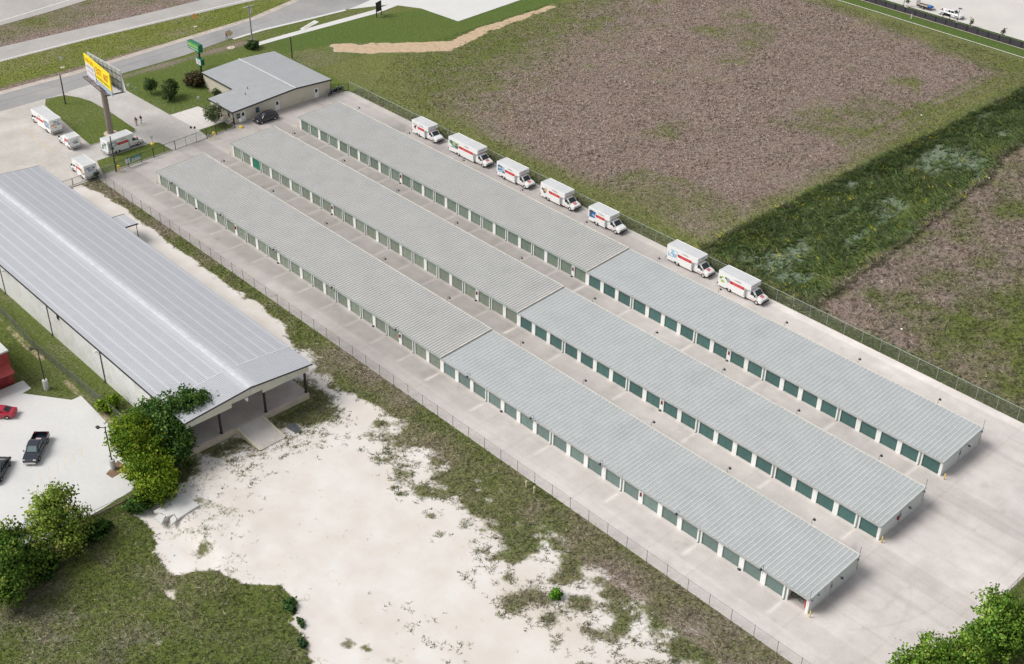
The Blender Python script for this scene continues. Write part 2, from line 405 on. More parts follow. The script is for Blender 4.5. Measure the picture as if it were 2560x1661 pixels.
def cover(X, Y):
    """returns A veg cover, B dry, C lush, D tan soil, E bright yellow green, F grey-blue, G flowers, all 0..1"""
    n6 = fbm(X,Y,7,3); n2 = fbm(X,Y,2.2,31); n20 = fbm(X,Y,22,61,3); n1 = vnoise(X,Y,.8,91)
    A = np.ones(X.shape); B = .25 + .5*(n6-.5); Cc = .25+.4*(n20-.5); D = np.full(X.shape,.25); E = np.zeros(X.shape); F = np.zeros(X.shape); G = np.zeros(X.shape)
    jx = X + 2.2*(n2-.5); jy = Y + 2.2*(fbm(X,Y,2.2,47)-.5)
    # sand lot
    ds = sdist(jx, jy, SAND); s = sst(ds,-.35,.35)
    w = np.interp(X,[-10,45,60,72,85,98,110,150],[.9,1.3,3.0,6.5,9.5,12.5,15,16])
    yE = np.interp(X,[-10,-4,50,60,70,80,95,140],[-10.2,-8.7,-8.9,-10,-11.4,-10.9,-11.2,-10.6])
    t = np.clip(1-(yE-Y)/w,0,1)
    pn = fbm(X,Y,3.4,141,3); Asand = .78*t**1.0 + 1.0*(pn-.5)*sst(t,0,.22)*(1-.7*sst(t,.75,1)) + 1.1*(n2-.5)*sst(t,0,.25)
    fr = np.exp(-((X-69.5)/6.5)**2)*sst(Y,-40,-36)*(1-sst(Y,-16,-13)); Asand = np.maximum(Asand, .56*fr + 1.0*(n2-.5)*fr + .25*fr*sst(Y,-24.5,-20))
    sl = np.exp(-(((X-78)/8)**2+((Y+41)/6)**2)); Asand = np.maximum(Asand, .50*sl + .85*(n2-.5)*sl)
    gb = sst(-ds,-7,0)*sst(X,84,88)*(Y<-35); Asand = np.maximum(Asand, .36*gb+.5*(n2-.5)*gb)
    bt = np.exp(-(((X-112)/9)**2+((Y+37)/6)**2)); Asand = np.maximum(Asand, .27*bt+.3*(n2-.5)*bt)
    for bx,by,br in BLOBS:
        q = np.exp(-((X-bx)**2+(Y-by)**2)/(br*br)); Asand = np.maximum(Asand, .72*q*(.55+.9*n2))
    A = A*(1-s) + np.clip(Asand,0,1)*s
    D = D*(1-s) + .02*s + .22*s*sst(n20,.55,.8)
    B = np.where(s>.5, .36+.5*(n6-.5), B)
    strip = (Y>-12.5)&(Y<-6.5)&(X>-12); B = np.where(strip, .42+1.0*(n6-.5)+.25*sst(X,95,120), B); E = np.where(strip, .30*(n6), E)
    # lower-left meadow
    ll = (X>70)&(Y<-36)&(s<.5); B = np.where(ll,.12+.75*(n6-.5)+.3*(n2-.5),B); Cc = np.where(ll,.30+.5*(n20-.5),Cc); G = np.where(ll, sst(n2*n6,.30,.42)*sst(-Y,42,60), G)
    bare = np.maximum(np.exp(-(((X-88.0)/1.5)**2+((Y+50.1)/.6)**2)), .8*np.exp(-(((X-82)/2.2)**2+((Y+47.6)/.9)**2)))
    for bx,by in ((93.2,-46.6),(93.6,-54.6),(90,-48)): bare = np.maximum(bare,.6*np.exp(-((X-bx)**2+(Y-by)**2)/1.1))
    A = np.where(ll, 1-.85*bare*(.4+1.1*n2)-.25*sst(n6,.74,.8), A)
    # strip west of warehouse and mown ground round the white lot
    sw = (Y<-35.5)&(X<70); B = np.where(sw,.22+.8*(n6-.5),B); Cc = np.where(sw,.35,Cc)
    dk = np.exp(-((Y+39.9)/.7)**2)*sw; A = A*(1-.55*dk*sst(n2,.3,.6)); D = np.where(sw,.8,D)
    # dry field
    df = sdist(jx*1.0, jy, FIELD); f = sst(df+5*(n6-.5),-1.5,8)
    green = np.clip(1.05*(1-sst(X+.35*(Y-60)+14*(n20-.5),-8,34))+.38*sst(n20,.50,.74)+.35*sst(n6,.62,.75)+.5*sst(n20,.56,.72)*.6+.8*np.exp(-((Y-53.5)/2.6)**2),0,1)
    nearf = (Y>49.5)&(X>-25)&(X<78)&(Y<173)
    B = np.where(nearf, np.clip(.30*(1-f)+ f*(1.02-.75*green) + .55*(n2-.5)*f,0,1.2), B); D = np.where(nearf,.85,D)
    A = np.where(nearf, .93-.25*sst(n6,.6,.75), A); Cc = np.where(nearf,.15,Cc); E = np.where(nearf,.35*(1-f)*n6*1.6,E)
    B = B*(1-.5*np.clip(np.exp(-((X-73.5)/.8)**2)+np.exp(-((X-70.8)/.6)**2),0,1)*nearf*sst(Y,100,118)*sst(n6,.35,.55)); edge = nearf&(Y>160); E = np.where(edge,.25*sst(n6,.45,.7),E)
    # ditch
    dd = sdist(X+4.5*(n6-.5), Y+3*(n2-.5), DITCH); d = sst(dd,-.8,1.2)
    B = B*(1-d)+.03*d; Cc = Cc*(1-d)+(.95-.35*sst(n6,.55,.7))*d; A = A*(1-d)+d; E = E*(1-d)+.35*d*sst(n6,.56,.75)*(1-sst(dd,4,9)) 
    F = d*np.clip(sst(fbm(X*1.0,Y*.5,4.2,71),.555,.64)*sst(dd,.5,2),0,1)
    # second field
    d2 = sdist(jx,jy,FIELD2); g = sst(d2,-1,1.5)
    B = B*(1-g)+np.clip(.62+1.5*(n6-.5)+.4*(n2-.5)-.25*sst(X,112,130),0,1)*g; D = D*(1-g)+.8*g; A = A*(1-g)+(.92)*g; Cc = np.where(g>.5,.25+.4*(n20-.5),Cc)
    # path of bare tan dirt
    p = sst(sdist(jx,jy,PATH),-.3,.5); A = A*(1-p)+.04*p+.5*p*sst(n2,.66,.78); D = D*(1-p)+.9*p
    # lawns
    for poly,cl,bb,ee in ((MOUND,.62,.06,.0),(TLAWN,.72,.04,.05)):
        q = sst(sdist(X+.6*(n2-.5),Y+.6*(n2-.5),poly),-.2,.2); Cc = Cc*(1-q)+(cl+.35*(n20-.5))*q; B = B*(1-q)+np.clip(bb+.35*(n6-.5),0,1)*q; A = A*(1-q)+q; E = E*(1-q)+ee*q
    ofl = (X<-10)&(X>-49)&(Y>-8)&(Y<52); B = np.where(ofl,np.clip(.16+.55*(n6-.5)+.5*sst(-X,45.5,49),0,1),B); Cc = np.where(ofl,.40+.3*(n20-.5),Cc); A = np.where(ofl, 1-.6*sst(-X,47,50)*n2, A); D = np.where(ofl,.6,D)
    md = (X<-55)&(X>-74); E = np.where(md,.62+.5*(n6-.5),E); B = np.where(md,np.clip(.20+.8*(n6-.5),0,1),B); Cc = np.where(md,.1,Cc)
    ed = np.clip(np.exp(-((X+58.2)/1.0)**2),0,1)*md; B = np.clip(B+.9*ed,0,1.1); E = E*(1-ed)
    m2 = (X<-77)&(X>-98); B = np.where(m2,np.clip(.55+1.0*(n6-.5)+.35*sst(X,-86,-81),0,1.1),B); E = np.where(m2,.45*n6,E); D = np.where(m2,.6,D)
    return [np.clip(q,0,1.2) for q in (A,B,Cc,D,E,F,G)]

def paved_dist(X, Y):
    d = np.full(X.shape,-1e9)
    for p in PAVED: d = np.maximum(d, sdist(X,Y,p))
    return -d      # positive outside pavement

def ground_z(X, Y, pd):
    n = fbm(X,Y,5,201); f = fbm(X,Y,1.2,211)
    rough = ((Y>51)&(Y<172)&(X>-24)) | ((X>70)&(Y<-36)) | ((Y>-12.5)&(Y<-6.5))
    bump = np.where(rough, .28*(n-.45)+.14*(f-.5), .05*(n-.5)+.02*(f-.5))
    dd = sst(sdist(X,Y,DITCH),-1,5)
    z = -.07 + bump*sst(pd,.3,1.5) - .55*dd*sst(pd,.5,3)
    low = sst(-Y,42,44.5)*sst(X,70.9,71.1)*(1-sst(X,82,92)); z = z - .75*low
    return z

# ground materials -----------------------------------------------------------
def ground_material():
    m = bpy.data.materials.new("ground_cover"); m.use_nodes = True
    nt = m.node_tree; N, L = nt.nodes, nt.links
    b = N["Principled BSDF"]; b.inputs["Roughness"].default_value = .95; b.inputs["Specular IOR Level"].default_value = .1
    tc = N.new("ShaderNodeTexCoord")
    def noise(sc, det=4, rough=.6):
        n = N.new("ShaderNodeTexNoise"); n.inputs["Scale"].default_value = sc; n.inputs["Detail"].default_value = det; n.inputs["Roughness"].default_value = rough
        L.new(tc.outputs["Object"], n.inputs["Vector"]); return n.outputs["Fac"]
    def mapr(x, a, b_, c=0., d=1.):
        r = N.new("ShaderNodeMapRange"); r.inputs[1].default_value = a; r.inputs[2].default_value = b_; r.inputs[3].default_value = c; r.inputs[4].default_value = d
        L.new(x, r.inputs[0]); return r.outputs[0]
    def math_(op, x, y):
        r = N.new("ShaderNodeMath"); r.operation = op
        for i, q in enumerate((x, y)):
            if isinstance(q, (int, float)): r.inputs[i].default_value = q
            else: L.new(q, r.inputs[i])
        return r.outputs[0]
    def mix(f, a, c):
        r = N.new("ShaderNodeMix"); r.data_type = 'RGBA'
        if isinstance(f, (int, float)): r.inputs[0].default_value = f
        else: L.new(f, r.inputs[0])
        for i, q in ((6, a), (7, c)):
            if isinstance(q, tuple): r.inputs[i].default_value = (*q, 1)
            else: L.new(q, r.inputs[i])
        return r.outputs[2]
    a1 = N.new("ShaderNodeAttribute"); a1.attribute_name = "cov"; a2 = N.new("ShaderNodeAttribute"); a2.attribute_name = "cov2"
    s1 = N.new("ShaderNodeSeparateColor"); L.new(a1.outputs["Color"], s1.inputs[0])
    s2 = N.new("ShaderNodeSeparateColor"); L.new(a2.outputs["Color"], s2.inputs[0])
    A, B, Cc, D = s1.outputs[0], s1.outputs[1], s1.outputs[2], a1.outputs["Alpha"]
    E, F, G = s2.outputs[0], s2.outputs[1], s2.outputs[2]
    nb, nm, nf, nff = noise(.18), noise(.9), noise(2.6, 5, .7), noise(9, 3, .7)
    soilc = mix(mapr(nb,.35,.65), (.66,.61,.56), (.735,.705,.675)); soilc = mix(mapr(nm,.55,.8,0,.45), soilc, (.66,.57,.47)); soilc = mix(mapr(nff,.60,.72,0,.35), soilc, (.40,.36,.32))
    soilt = mix(mapr(nm,.3,.7), (.44,.31,.19), (.58,.43,.28))
    soil = mix(D, soilc, soilt)
    grass = mix(mapr(nf,.3,.7), (.085,.112,.026), (.195,.215,.052)); grass = mix(mapr(nm,.5,.8,0,.5), grass, (.235,.22,.075))
    bright = mix(mapr(nf,.3,.7), (.13,.17,.022), (.26,.29,.045)); grass = mix(E, grass, bright)
    dry = mix(mapr(nf,.3,.72), (.185,.130,.112), (.37,.285,.245)); dry = mix(mapr(nb,.38,.62,0,.75), dry, mix(mapr(nf,.3,.7), (.17,.13,.118), (.36,.30,.265))); dry = mix(mapr(nm,.62,.8,0,.5), dry, (.36,.29,.20))
    lush = mix(mapr(nf,.3,.7), (.045,.092,.024), (.125,.205,.050)); lush = mix(mapr(nm,.5,.75,0,.4), lush, (.05,.10,.05))
    veg = mix(Cc, grass, lush)
    bt = math_('ADD', B, math_('MULTIPLY', math_('SUBTRACT', nf, .5), 1.5))
    veg = mix(mapr(bt,.22,.78), veg, dry)
    veg = mix(math_('MULTIPLY', F, mapr(nf,.34,.56)), veg, (.23,.275,.215))
    veg = mix(math_('MULTIPLY', G, mapr(nff,.5,.62)), veg, (.26,.22,.27))
    th = math_('ADD', math_('MULTIPLY', A, 1.55), math_('MULTIPLY', math_('SUBTRACT', math_('ADD', math_('MULTIPLY', nm, .45), math_('MULTIPLY', nf, .55)), .5), 2.0))
    mask = mapr(th,.62,.98)
    col = mix(mask, soil, veg)
    L.new(col, b.inputs["Base Color"])
    bp = N.new("ShaderNodeBump"); bp.inputs["Distance"].default_value = .25
    L.new(math_('MULTIPLY', mask, .9), bp.inputs["Strength"]); L.new(nf, bp.inputs["Height"]); L.new(bp.outputs[0], b.inputs["Normal"])
    return m
GROUND_MAT = ground_material()

def np_mesh(name, V, F, mats, cols=None, smooth=True, normals=None):
    me = bpy.data.meshes.new(name)
    me.vertices.add(len(V)); me.vertices.foreach_set("co", V.astype(np.float32).ravel())
    k = F.shape[1]
    me.loops.add(F.size); me.loops.foreach_set("vertex_index", F.astype(np.int32).ravel())
    me.polygons.add(len(F)); me.polygons.foreach_set("loop_start", np.arange(0,F.size,k,dtype=np.int32))
    me.polygons.foreach_set("loop_total", np.full(len(F),k,dtype=np.int32))
    me.polygons.foreach_set("use_smooth", np.full(len(F),smooth))
    me.materials.append(mats)
    if cols:
        for nm, dat in cols.items():
            a = me.color_attributes.new(nm, 'FLOAT_COLOR', 'POINT'); a.data.foreach_set("color", dat.astype(np.float32).ravel())
    me.update(calc_edges=True)
    if normals is not None:
        me.polygons.foreach_set("use_smooth", np.ones(len(F),bool)); me.normals_split_custom_set_from_vertices(normals.astype(np.float32))
    return me

# ------------------------------------------------------------------ ground
def cov_arrays(x, y):
    A,B,Cc,D,E,F,G = cover(x,y)
    return np.stack([A,B,Cc,D],1), np.stack([E,F,G,np.ones_like(A)],1)

def build_ground():
    st = .62
    xs = np.arange(-135, 178, st); ys = np.arange(-96, 216, st)
    X, Y = np.meshgrid(xs, ys, indexing='ij'); x, y = X.ravel(), Y.ravel()
    pd = paved_dist(x, y); z = ground_z(x, y, pd)
    c1, c2 = cov_arrays(x, y)
    nx, ny = len(xs), len(ys)
    I = np.arange(nx*ny).reshape(nx,ny)
    F = np.stack([I[:-1,:-1],I[1:,:-1],I[1:,1:],I[:-1,1:]],-1).reshape(-1,4)
    cx, cy = x[F].mean(1), y[F].mean(1)
    cls = np.zeros(len(F), int)
    cls[inside(cx,cy,SAND)] = 1; cls[inside(cx,cy,FIELD)] = 2; cls[inside(cx,cy,DITCH)] = 3
    cls[(cx<-53)] = 4; cls[inside(cx,cy,FIELD2)] = 2
    names = ["ground","dirt_lot","dry_field","ditch","road_verge"]
    deep = (pd[F] < -1.2).all(1)       # nothing shows under the middle of wide paving
    for k, nm in enumerate(names):
        f = F[(cls==k)&~deep]
        u, inv = np.unique(f, return_inverse=True)
        V = np.stack([x[u],y[u],z[u]],1)
        me = np_mesh(nm, V, inv.reshape(-1,4), GROUND_MAT, {"cov":c1[u],"cov2":c2[u]})
        tag(link(nm, me), kind='structure')
    # far land out to the horizon
    R = 4000.; g = np.linspace(-1,1,41); gx = np.sign(g)*np.abs(g)**2.2*R
    FX, FY = np.meshgrid(gx+20, gx+60, indexing='ij'); fx, fy = FX.ravel(), FY.ravel()
    I = np.arange(41*41).reshape(41,41); F = np.stack([I[:-1,:-1],I[1:,:-1],I[1:,1:],I[:-1,1:]],-1).reshape(-1,4)
    c1 = np.tile([1,.35,.3,.5],(len(fx),1)); c2 = np.tile([.1,0,0,1],(len(fx),1))
    me = np_mesh("terrain", np.stack([fx,fy,np.full_like(fx,-1.6)],1), F, GROUND_MAT, {"cov":c1,"cov2":c2})
    tag(link("terrain", me), kind='structure')
build_ground()

def veg_island(name, poly, z, res=.5, kerb=True):
    P = np.array(poly); xs = np.arange(P[:,0].min()-res, P[:,0].max()+res*2, res); ys = np.arange(P[:,1].min()-res, P[:,1].max()+res*2, res)
    mb = MB()
    # triangulate by clipping cells is overkill: one n-gon fan densified through bmesh
    import bmesh
    bm = bmesh.new(); vs = [bm.verts.new((a,b_,z)) for a,b_ in poly]; f = bm.faces.new(vs)
    if f.normal.z < 0: f.normal_flip()
    f.normal_update()
    if f.normal.z < 0: bmesh.ops.reverse_faces(bm, faces=[f])
    bmesh.ops.triangulate(bm, faces=bm.faces[:]); 
    for _ in range(3): bmesh.ops.subdivide_edges(bm, edges=[e for e in bm.edges if e.calc_length()>res*2], cuts=1, use_grid_fill=True); bmesh.ops.triangulate(bm, faces=bm.faces[:])
    me = bpy.data.meshes.new(name); bm.to_mesh(me); bm.free()
    x = np.array([v.co.x for v in me.vertices]); y = np.array([v.co.y for v in me.vertices])
    n = len(x); c1,c2 = cov_arrays(x,y); 
    for nm,dat in (("cov",c1),("cov2",c2)):
        a = me.color_attributes.new(nm,'FLOAT_COLOR','POINT'); a.data.foreach_set("color",dat.astype(np.float32).ravel())
    me.materials.append(GROUND_MAT)
    tag(link(name, me), kind='structure')
    if kerb:
        mb = MB(); n = len(poly)
        area = sum(poly[i][0]*poly[(i+1)%n][1]-poly[(i+1)%n][0]*poly[i][1] for i in range(n)); sg = 1 if area > 0 else -1
        for i in range(n):
            a, b_ = Vector((*poly[i],0)), Vector((*poly[(i+1)%n],0)); d = (b_-a).normalized(); o = Vector((d.y,-d.x,0))*sg*.14
            mb.add([a, b_, b_+o, a+o, a+Vector((0,0,z+.03)), b_+Vector((0,0,z+.03)), b_+o+Vector((0,0,z+.03)), a+o+Vector((0,0,z+.03))],
                   [(4,5,6,7),(0,1,5,4),(3,2,6,7),(0,3,7,4),(1,2,6,5)])
        tag(mb.build("kerb", CONC_G), kind='structure')

veg_island("grass_island", [(-47.8,2.0),(-47.1,5.7),(-44.3,7.2),(-41.1,8.2),(-33.7,8.5),(-23.6,8.2),(-22.6,7.6),(-22.3,6.9),(-22.7,-1.5),(-27.5,-1.2),(-45.0,0.5)], .07)
veg_island("grass_island", [(-10.3,-5.6),(-15.8,-3.9),(-16.1,4.3),(-15.9,7.6),(-15.2,8.5),(-10.9,8.7)], .07)
veg_island("grass_island", [(-15.1,17.0),(-15.2,22.5),(-12.6,23.2),(-12.0,22.4),(-11.6,16.6)], .07)

# paved sheets ---------------------------------------------------------------
def stain_mat(name, col, rough=.85, big=.10, scale=.08, speck=.05):
    m = bpy.data.materials.new(name); m.use_nodes = True
    nt = m.node_tree; N, L = nt.nodes, nt.links
    b = N["Principled BSDF"]; b.inputs["Roughness"].default_value = rough; b.inputs["Specular IOR Level"].default_value = .25
    tc = N.new("ShaderNodeTexCoord"); a = N.new("ShaderNodeAttribute"); a.attribute_name = "stain"
    tot = a.outputs["Fac"]
    for sc, am, det in ((scale,big,5),(scale*6,big*.7,5),(scale*50,speck,4)):
        n = N.new("ShaderNodeTexNoise"); n.inputs["Scale"].default_value = sc; n.inputs["Detail"].default_value = det; n.inputs["Roughness"].default_value = .62
        L.new(tc.outputs["Object"], n.inputs["Vector"])
        r = N.new("ShaderNodeMapRange"); r.inputs[1].default_value = .3; r.inputs[2].default_value = .7; r.inputs[3].default_value = 1-am; r.inputs[4].default_value = 1+am
        L.new(n.outputs["Fac"], r.inputs[0])
        mu = N.new("ShaderNodeMath"); mu.operation = 'MULTIPLY'; L.new(tot, mu.inputs[0]); L.new(r.outputs[0], mu.inputs[1]); tot = mu.outputs[0]
    nw = N.new("ShaderNodeTexNoise"); nw.inputs["Scale"].default_value = scale*2; nw.inputs["Detail"].default_value = 3; L.new(tc.outputs["Object"], nw.inputs["Vector"])
    mx = N.new("ShaderNodeMix"); mx.data_type = 'RGBA'; mx.inputs[6].default_value = (*col,1); mx.inputs[7].default_value = (col[0]*.97,col[1]*.985,col[2]*1.03,1)
    L.new(nw.outputs["Fac"], mx.inputs[0])
    vm = N.new("ShaderNodeVectorMath"); vm.operation = 'SCALE'; L.new(mx.outputs[2], vm.inputs[0]); L.new(tot, vm.inputs["Scale"])
    L.new(vm.outputs[0], b.inputs["Base Color"])
    return m

BX = [0.0, -1.2825, -2.6082]; BY = [0.0, 15.9745, 31.9287]; P1 = 3.048; P2 = 3.0916; DX = 25*P1+.1066; W = 9.2
END_X = [b + DX + 19*P2 + 2.769 for b in BX]

def build_yard():
    st = .25
    xs = np.arange(-14.5, 151.31, st); ys = np.arange(-7.05, 49.96, st)
    X, Y = np.meshgrid(xs, ys, indexing='ij'); x, y = X.ravel(), Y.ravel()
    n6 = fbm(x,y,6,401); n2 = fbm(x,y,1.5,411); nl = fbm(x*.25,y,2.,421)
    s = np.ones(len(x)) * (.80 + .28*sst(x,62,100))
    s *= .86 + .28*n6 + .10*(nl-.5) + .10*(n2-.5)
    # darker band of traffic dirt along each row of doors, pale wash below each downspout
    for k in range(3):
        d = BY[k] - y
        apron = sst(d,.25,.8)*(1-sst(d,3.0,3.8)); s *= 1 - .15*apron*(.4+1.2*n6)*(1-.55*sst(x,76,80))
        pos = [BX[k] + P1*i - .25 for i in range(1,26,2)] + [BX[k]+DX-.3] + [BX[k]+DX+P2*i-.25 for i in range(3,20,4)]
        for px in pos:
            u = x - px; wdt = .16 + .035*d
            q = np.exp(-(u/np.maximum(wdt,.12))**2)*sst(d,.3,.9)*(1-sst(d,2.7,3.6)); s *= 1 + .30*q
            q2 = np.exp(-((u+.9)/.8)**2)*sst(d,.3,.8)*(1-sst(d,2.2,3.4)); s *= 1 - .09*q2*n2*1.6
        s *= 1 - .10*np.exp(-((d-3.45)/.14)**2)                     # joint along the lane
        s *= 1 + .06*np.exp(-((d-.2)/.15)**2)
        # darker strip along the rear wall
        e = y - (BY[k]+W); s *= 1 - .12*np.exp(-((e-.55)/.5)**2)
        # darker patch by each end wall
        ex = x - END_X[k]; s *= 1 - .26*np.exp(-((ex-.6)/1.1)**2)*sst(y,BY[k]-.5,BY[k]+2)*(1-sst(y,BY[k]+6.5,BY[k]+9.3))*(.35+1.1*n2)
    # tyre lines and wet marks
    for yy,wd,am in ((-4.2,.35,.05),(-2.6,.5,.03),(13.0,.8,.03),(29.2,.8,.03),(44.6,.7,.06),(46.0,.7,.03)):
        s *= 1 - am*np.exp(-((y-yy-1.2*(fbm(x,y*0,30,431)-.5))/wd)**2)*(.4+1.2*nl)
    wet = sst(fbm(x*.6,y,4,441),.5,.6)*sst(x,6,9)*(1-sst(x,14,18))*sst(y,43.5,44.5)*(1-sst(y,47.5,48.6)); s *= 1-.22*wet
    wet = sst(fbm(x*.6,y,4,443),.45,.6)*sst(x,17,20)*(1-sst(x,27,31))*sst(y,44,45)*(1-sst(y,47,48.2)); s *= 1-.14*wet
    s *= 1 + .15*sst(y,48.3,48.55)*(.75+.5*sst(x,20,60))             # pale kerb strip along the east fence
    rr_ = np.random.default_rng(77)
    for i in range(170):                                             # oil drips and small stains
        px, py, pr_, pa = rr_.uniform(-8,150), rr_.uniform(-6.5,47.5), rr_.uniform(.15,.55), rr_.uniform(.05,.22)
        k_ = (np.abs(x-px) < 2)&(np.abs(y-py) < 2); s[k_] *= 1 - pa*np.exp(-((x[k_]-px)**2+(y[k_]-py)**2)/pr_**2)
    for i in range(26):                                              # wandering cracks
        px, py, an = rr_.uniform(-6,148), rr_.uniform(-6,47), rr_.uniform(0,PI)
        for j in range(40):
            px += .22*math.cos(an); py += .22*math.sin(an); an += rr_.normal()*.25
            k_ = (np.abs(x-px) < .5)&(np.abs(y-py) < .5); s[k_] *= 1 - .07*np.exp(-((x[k_]-px)**2+(y[k_]-py)**2)/.03)
    for cx,cy,r,am in ((128,14,19,.10),(124,2,22,.08),(131,28,15,.05),(146,30,9,.05)):
        rr = np.hypot(x-cx,y-cy); s *= 1 - am*np.exp(-((rr-r)/.14)**2)*(x>END_X[0]+2)*sst(fbm(x,y,5,451),.45,.6)
    s *= 1 - .09*np.exp(-((x%6.1-3.05)/.11)**2)*(.4+1.0*n2)
    s *= 1 - .08*np.exp(-(((y+80)%5.35-2.7)/.11)**2)*(x>END_X[2]+1)
    V = np.stack([x,y,np.zeros_like(x)],1)
    nx, ny = len(xs), len(ys); I = np.arange(nx*ny).reshape(nx,ny)
    F = np.stack([I[:-1,:-1],I[1:,:-1],I[1:,1:],I[:-1,1:]],-1).reshape(-1,4)
    cx, cy = x[F].mean(1), y[F].mean(1)
    F = F[inside(cx,cy,YARD)]
    me = np_mesh("concrete_yard", V, F, stain_mat("yard_concrete",(.575,.530,.492)), {"stain":np.stack([s,s,s,np.ones_like(s)],1)})
    tag(link("concrete_yard", me), kind='structure')
build_yard()

def sheet(name, poly, z, mat_):
    mb = MB(); P = list(poly)
    area = sum(P[i][0]*P[(i+1)%len(P)][1]-P[(i+1)%len(P)][0]*P[i][1] for i in range(len(P)))
    if area < 0: P = P[::-1]
    mb.prism(P, z-.12, z)
    return tag(mb.build(name, mat_), kind='structure')

ASPH = pmat("worn_asphalt", (.32,.315,.315), .9, var=.13, scale=.12, fine=.05, dirt=(.40,.37,.34), dirt_amt=.5, dirt_scale=.09)
ASPH_L = pmat("pale_highway_surface", (.43,.41,.39), .9, var=.10, scale=.10, fine=.04, dirt=(.34,.32,.31), dirt_amt=.4, dirt_scale=.08)
GRAVEL = pmat("gravelly_concrete", (.53,.495,.46), .9, var=.14, scale=.12, fine=.06, dirt=(.36,.34,.32), dirt_amt=.6, dirt_scale=.13)
MARK = pmat("road_marking_white", (.78,.77,.74), .7, var=.08)
MARK_Y = pmat("faded_yellow_marking", (.60,.46,.24), .8, var=.15)
sheet("frontage_road", ROAD_F, -.012, ASPH)
sheet("highway_ramp", ROAD_H, -.012, ASPH_L)
sheet("highway", ROAD_M, -.012, ASPH_L)
sheet("parking_lot", LOT, -.006, GRAVEL)
sheet("driveway_apron", APRON, -.004, CONC_W)
sheet("sidewalk", WALK, 0.0, CONC_W)
sheet("white_parking_lot", WLOT, 0.0, CONC_W)
sheet("far_parking_lot", TLOT, -.006, pmat("far_concrete",(.62,.59,.56),.85,var=.06,scale=.15,fine=.03,dirt=(.54,.50,.47),dirt_amt=.3,dirt_scale=.06))
sheet("driveway", [(-48.6,7.2),(-47.3,6.3),(-41.1,8.35),(-33.7,8.65),(-24.2,8.4),(-22.2,7.2),(-22.4,-1.6),(-23.0,-7.5),(-16.5,-7.0),(-16.0,-3.9),(-16.3,4.4),(-16.0,7.9),(-10.6,9.0),(-11.4,16.4),(-15.1,16.9),(-25,16.6),(-41.4,16.2),(-49.2,19.3)], 0.0,
      pmat("driveway_concrete",(.50,.475,.45),.85,var=.12,scale=.15,fine=.05,dirt=(.36,.34,.33),dirt_amt=.5,dirt_scale=.16))
sheet("handicap_bay", [(-25,16.75),(-24.9,22.8),(-22,23.1),(-15.3,23.2),(-15.3,17.0)], .004, pmat("pale_bay_concrete",(.66,.63,.59),.85,var=.05,scale=.2))
# markings
def stripe(name, pts, w, z, mat_):
    mb = MB()
    for (x0,y0),(x1,y1) in zip(pts[:-1],pts[1:]):
        d = Vector((x1-x0,y1-y0,0)).normalized(); o = Vector((-d.y,d.x,0))*w/2
        a,b_ = Vector((x0,y0,z)),Vector((x1,y1,z)); mb.quad(a-o,b_-o,b_+o,a+o)
    return tag(mb.build(name, mat_), kind='structure')
stripe("road_edge_line", [(-73.2,-60),(-73.2,4.1),(-73.1,24.3),(-72.2,48.8),(-71.4,64.7),(-70.3,120)], .28, -.006, MARK)
stripe("road_edge_line", [(-94.6,-60),(-95.8,14.5),(-98.7,33.1),(-104,70)], .28, -.006, MARK)
stripe("road_lane_line", [(-53.2,-60),(-52.6,8),(-53.6,26),(-55.4,47),(-56.5,62)], .10, -.006, pmat("tar_joint",(.16,.155,.155),.8))
stripe("road_shoulder_strip", [(-51.7,48.2),(-52.2,56.2),(-51.0,70.3),(-50.5,78.5)], .9, -.004, CONC_W)
stripe("road_edge_gravel", [(-57.2,-60),(-56.7,12.6),(-58.2,34),(-59.9,59.3),(-63.8,74.2)], 1.7, -.004, pmat("shoulder_gravel",(.50,.44,.39),.9,var=.15,scale=.4))
stripe("road_edge_gravel", [(-48.9,-60),(-48.9,-8)], .8, -.004, MATS["shoulder_gravel"])
stripe("parking_line", [(-37.5,-7.5),(-24.5,-8.0)], .14, 0.0, MARK_Y)
stripe("bay_line", [(-24.6,19.0),(-15.4,19.3)], .12, .008, pmat("bay_line_pale",(.72,.71,.68),.8))
stripe("bay_line", [(-24.6,20.6),(-15.4,20.9)], .12, .008, MATS["bay_line_pale"])
for i in range(6):
    o = 1.25*i
    stripe("parking_line", [(61.0-.3*i, -52.2+o), (57.6-.3*i+1.2, -49.6+o-1.6)], .10, .004, pmat("worn_parking_line",(.70,.61,.48),.85,var=.12))
sheet("concrete_pad", [(-23.0,-7.4),(-23.1,1.2),(-22.6,1.2),(-22.5,-7.4)], .003, CONC)
# mow strip below the black fence, bare notch in the white lot, small pads
stripe("mow_strip", [(-40,173.9),(36,173.6),(63,173.2),(120,172.2),(230,172)], .35, .03, pmat("pale_mow_strip",(.62,.60,.54),.85))
stripe("fence_footing", [(-40,178.1),(52,177.9),(230,177.0)], .35, .03, pmat("tan_footing",(.50,.44,.36),.9))
stripe("lot_kerb", [(-60,182.8),(230,182.8)], .30, .05, CONC_W)
mb = MB(); mb.prism([(63.2,-43.0),(65.6,-42.7),(65.8,-45.2),(64.6,-45.4)], -.1, .006); tag(mb.build("planting_notch", pmat("brown_mulch",(.22,.14,.09),.95,var=.25,scale=2)), kind='structure')
mb = MB(); mb.prism([(-47.1,63.0),(-49.5,68.8),(-47.9,68.9),(-45.9,63.2)], -.1, .05); mb.prism([(-47.0,63.9),(-48.4,67.4),(-47.9,67.5),(-46.5,64.1)], .045, .056, mi=1)
tag(mb.build("culvert_headwall", [CONC_W, CONC_TAN]), "pale sloping concrete culvert headwall in the roadside grass", "culvert")
t = thing("concrete_slab", "large broken white concrete slab lying at the edge of the dirt lot by the trees", "slab", (76,-42.5,0))
